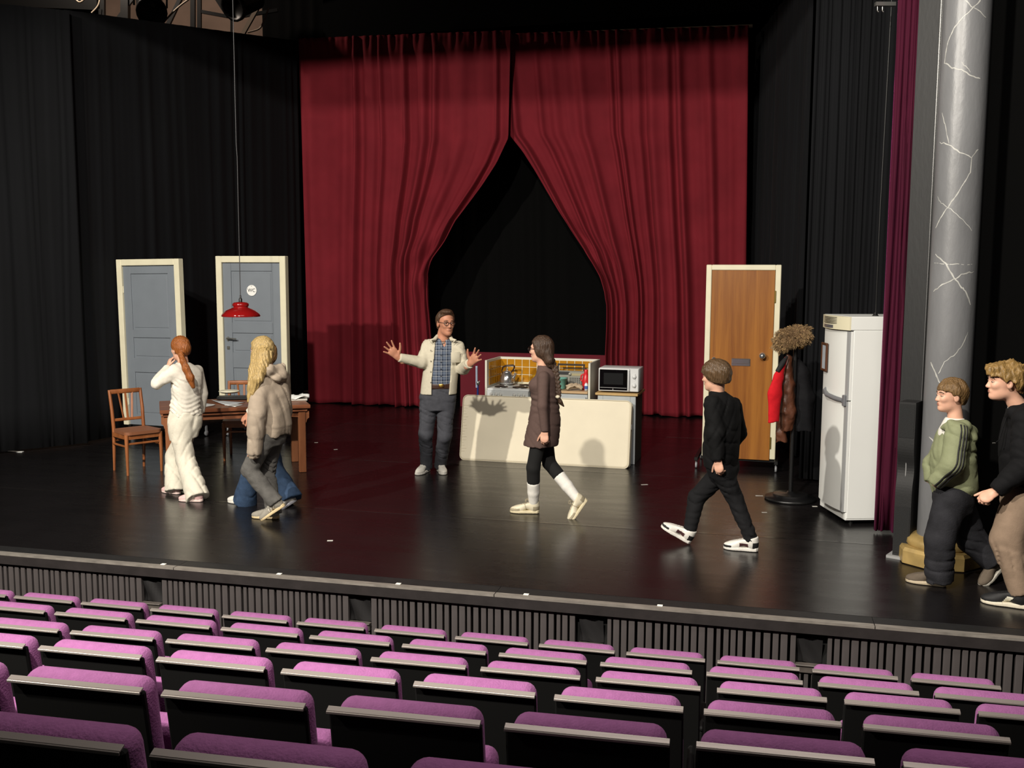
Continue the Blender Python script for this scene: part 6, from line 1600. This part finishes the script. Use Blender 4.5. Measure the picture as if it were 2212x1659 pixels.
# ================================================================== CLOTHES ON THE COAT STAND
def cloth_sdf(name, label, cat, fn, pts, m, margin=.08, vx=.009, subs=()):
    lo, hi = bbox(pts, margin); v, f_ = surf(fn, lo, hi, vx); o0 = np.array([CS[0], CS[1], 1.0])
    o = tag(link(name, mesh_from(name, [(v, f_, 0)], [m], o0), None, o0), label, cat, 'clothes on the coat stand')
    for sn, ch, ms in subs: link(sn, mesh_from(sn, ch, ms, o0), o)
    return o
YC = float(CS[1])
fc = at(1712, 729, YC - .02)
def fn(P):
    D = ell(P, fc, (.135, .12, .085)); D = smin(D, ell(P, at(1690, 740, YC - .04), (.07, .09, .07)), .04); D = smin(D, ell(P, at(1730, 722, YC), (.085, .1, .07)), .04)
    return D + wr(P, 81, .010, 60) + wr(P, 82, .006, 120)
M_fur = hairmat('brown_fur', '5a442c', rough=.8, stretch=(40, 40, 40))
lo, hi = bbox([fc], .2); v, f_ = surf(fn, lo, hi, .007)
ho = tag(link('fur_hat', mesh_from('fur_hat', [(v, f_, 0)], [M_fur], fc), None, fc), 'shaggy brown fur hat on top of the coat stand', 'hat')
r_ = np.random.default_rng(5); fr = []
sel = r_.choice(len(v), 6500); cen = v.mean(0); VV, FF = [], []
for i in sel:
    p = v[i]; nn = unit(unit(p - cen) * V(1, 1, 1.2) + r_.normal(size=3) * .45); s_ = unit(np.cross(nn, r_.normal(size=3))) * .0014; L = r_.uniform(.010, .028); k0 = len(VV)
    VV += [p - s_, p + s_, p + nn * L * .6 + s_ * .7 + V(0, 0, -.004), p + nn * L + V(0, 0, -.012)]; FF += [[k0, k0 + 1, k0 + 2], [k0, k0 + 2, k0 + 3]]
q = link('fur', mesh_from('fur', [(np.array(VV), FF, 0)], [mat('fur_tips', '957a55', .8, noise=(22, .75))], fc), ho); q['kind'] = 'stuff'
# red waistcoat with a black shoulder
va, vb, vc, vd = at(1697, 775, YC - .10), at(1682, 815, YC - .13), at(1674, 850, YC - .14), at(1672, 912, YC - .14)
def fn(P):
    D = chain(P, [va, vb, vc, vd], [.018, .048, .070, .058], flat=(V(.35, -.93, 0), .5), k=.03, cap=.0)
    return D + wr(P, 83, .003, 25)
ext = [tube_chunk([at(1700, 770, YC - .09), at(1690, 785, YC - .13), at(1679, 803, YC - .15)], [.012, .026, .02], 0, 8)]
cloth_sdf('waistcoat', 'bright red waistcoat with a black collar hanging left on the coat stand', 'waistcoat', fn, [va, vb, vc, vd], fabric('red_felt', 'c01822', sheen=.2), .1, .009, [('collar', ext, [mat('black_collar', '101012', .8)])])
ja, jb, jc, jd = at(1704, 772, YC - .02), at(1703, 830, YC - .03), at(1704, 890, YC - .03), at(1701, 932, YC - .03)
je, jf, jg = at(1694, 800, YC - .02), at(1687, 890, YC + .02), at(1688, 955, YC + .03)
def fn(P):
    D = chain(P, [ja, jb, jc, jd], [.03, .062, .068, .045], flat=(V(.3, -.95, 0), .7), k=.03, cap=.0)
    D = smin(D, chain(P, [je, jf, jg], [.03, .042, .046], k=.02, cap=.0), .025)
    return D + .005 * np.sin(70 * P[..., 0] + 10 * P[..., 2]) + wr(P, 84, .004, 40)
cloth_sdf('leather_jacket', 'worn brown leather jacket hanging in the middle of the coat stand', 'jacket', fn, [ja, jb, jc, jd, je, jf, jg], mat('brown_worn_leather', '54301f', .48, noise=(14, .35), bump=(40, .2)), .1, .0085, [('button', [sphere_chunk(at(1686, 826, YC - .075), .007, 0, 5)], [M_steelb])])
ka, kb, kc, kd = at(1718, 775, YC + .04), at(1733, 810, YC + .05), at(1738, 860, YC + .05), at(1737, 930, YC + .05)
def fn(P):
    D = chain(P, [ka, kb, kc, kd], [.035, .075, .095, .085], flat=(V(.2, -.98, 0), .7), k=.03, cap=.0)
    return D + .004 * np.sin(60 * P[..., 0] + 8 * P[..., 2]) + wr(P, 85, .003, 26)
cloth_sdf('overcoat', 'long black coat hanging right on the coat stand', 'coat', fn, [ka, kb, kc, kd], fabric('black_wool', '121215'), .13, .0105)
# ================================================================== THE SEATS
M_pur = mat('purple_upholstery', '885480', 0.9, noise=(30, .10), bump=(140, .25), sheen=.3, sheen_tint=(.55, .3, .52), spec=.15)
M_shell = mat('black_seat_shell', '060606', .75, spec=.2); M_rail = mat('aluminium_rail', '948c87', .42, metal=.55, bump=(3, .02), stretch=(2, 60, 60))
seat0 = link('theatre_seat', None)
tl_ = math.radians(9)
Rt = Matrix.Rotation(tl_, 3, 'X')
MB().box((0, 0.0, RAIL - 0.29), (0.434, 0.022, 0.56), Rt, bevel=.006).build('back_shell', M_shell, seat0)
MB().box((0, -0.058, RAIL - 0.004), (0.434, 0.019, 0.005), Matrix.Rotation(math.radians(22), 3, 'X'), bevel=.001).box((0, -0.0685, RAIL - 0.0105), (0.434, 0.004, 0.008), bevel=.001).build('grab_rail', M_rail, seat0)
def rbox(w, d, h, r, n=5):
    bm = bmesh.new(); bmesh.ops.create_cube(bm, size=1); bmesh.ops.scale(bm, vec=(w, d, h), verts=bm.verts)
    bmesh.ops.bevel(bm, geom=bm.edges[:], offset=r, segments=n, affect='EDGES', profile=.5)
    for v_ in bm.verts:
        if v_.co.z > 0: v_.co.z += -0.10 * (v_.co.x) ** 2 / w
    bm.verts.index_update(); vs_ = [tuple(v_.co) for v_ in bm.verts]; fs_ = [[v_.index for v_ in f.verts] for f in bm.faces]; bm.free(); return vs_, fs_
vs_, fs_ = rbox(0.415, 0.088, 0.50, 0.038)
b_ = MB(); b_.add([Rt @ Vector(p_) + Vector((0.0, 0.046, RAIL - 0.240)) for p_ in vs_], fs_, 0, True); b_.build('back_cushion', M_pur, seat0)
vs_, fs_ = rbox(0.42, 0.10, 0.42, 0.035, 4)
b_ = MB(); b_.add([Matrix.Rotation(math.radians(9), 3, 'X') @ Vector(p_) + Vector((0, 0.21, 0.46)) for p_ in vs_], fs_, 0, True); b_.build('seat_cushion', M_pur, seat0)
for sx in (-1, 1):
    MB().box((sx * 0.236, 0.16, 0.27), (0.022, 0.30, 0.54), bevel=.008).build('side_panel', M_shell, seat0)
    MB().box((sx * 0.236, 0.15, 0.55), (0.024, 0.30, 0.025), bevel=.008).build('armrest', M_shell, seat0)
MB().box((0, 0.12, 0.05), (0.44, 0.16, 0.04)).build('foot_bar', M_shell, seat0)
ORD = ['first', 'second', 'third', 'fourth', 'fifth', 'sixth', 'seventh', 'eighth', 'ninth', 'tenth', 'eleventh', 'twelfth', 'thirteenth', 'fourteenth']
RN = ['the front row nearest the stage', 'the second row from the stage', 'the third row from the stage', 'the fourth row from the stage', 'the fifth row from the stage', 'the back row nearest the viewer']
RNG = [(-1, 11), (-1, 9), (-1, 8), (-1, 6), (-1, 5), (-1, 1)]
first = True
for k, ((x0, y0, z0), yw) in enumerate(ROWS):
    a = math.radians(yw); e_ = np.array([math.cos(a), -math.sin(a), 0])
    nrm = np.array([math.sin(a), math.cos(a), 0])
    for n_, i in enumerate(range(RNG[k][0], RNG[k][1] + 1)):
        p = np.array([x0, y0, z0 - RAIL]) + e_ * (0.5 * i + 0.217) + nrm * 0.067
        o = seat0 if first else copy_tree(seat0); first = False
        o.location = tuple(float(q) for q in p); o.rotation_euler = (0, 0, -a)
        tag(o, 'purple theatre seat, %s from the left in %s' % (ORD[n_], RN[k]), 'seat', 'purple theatre seats')
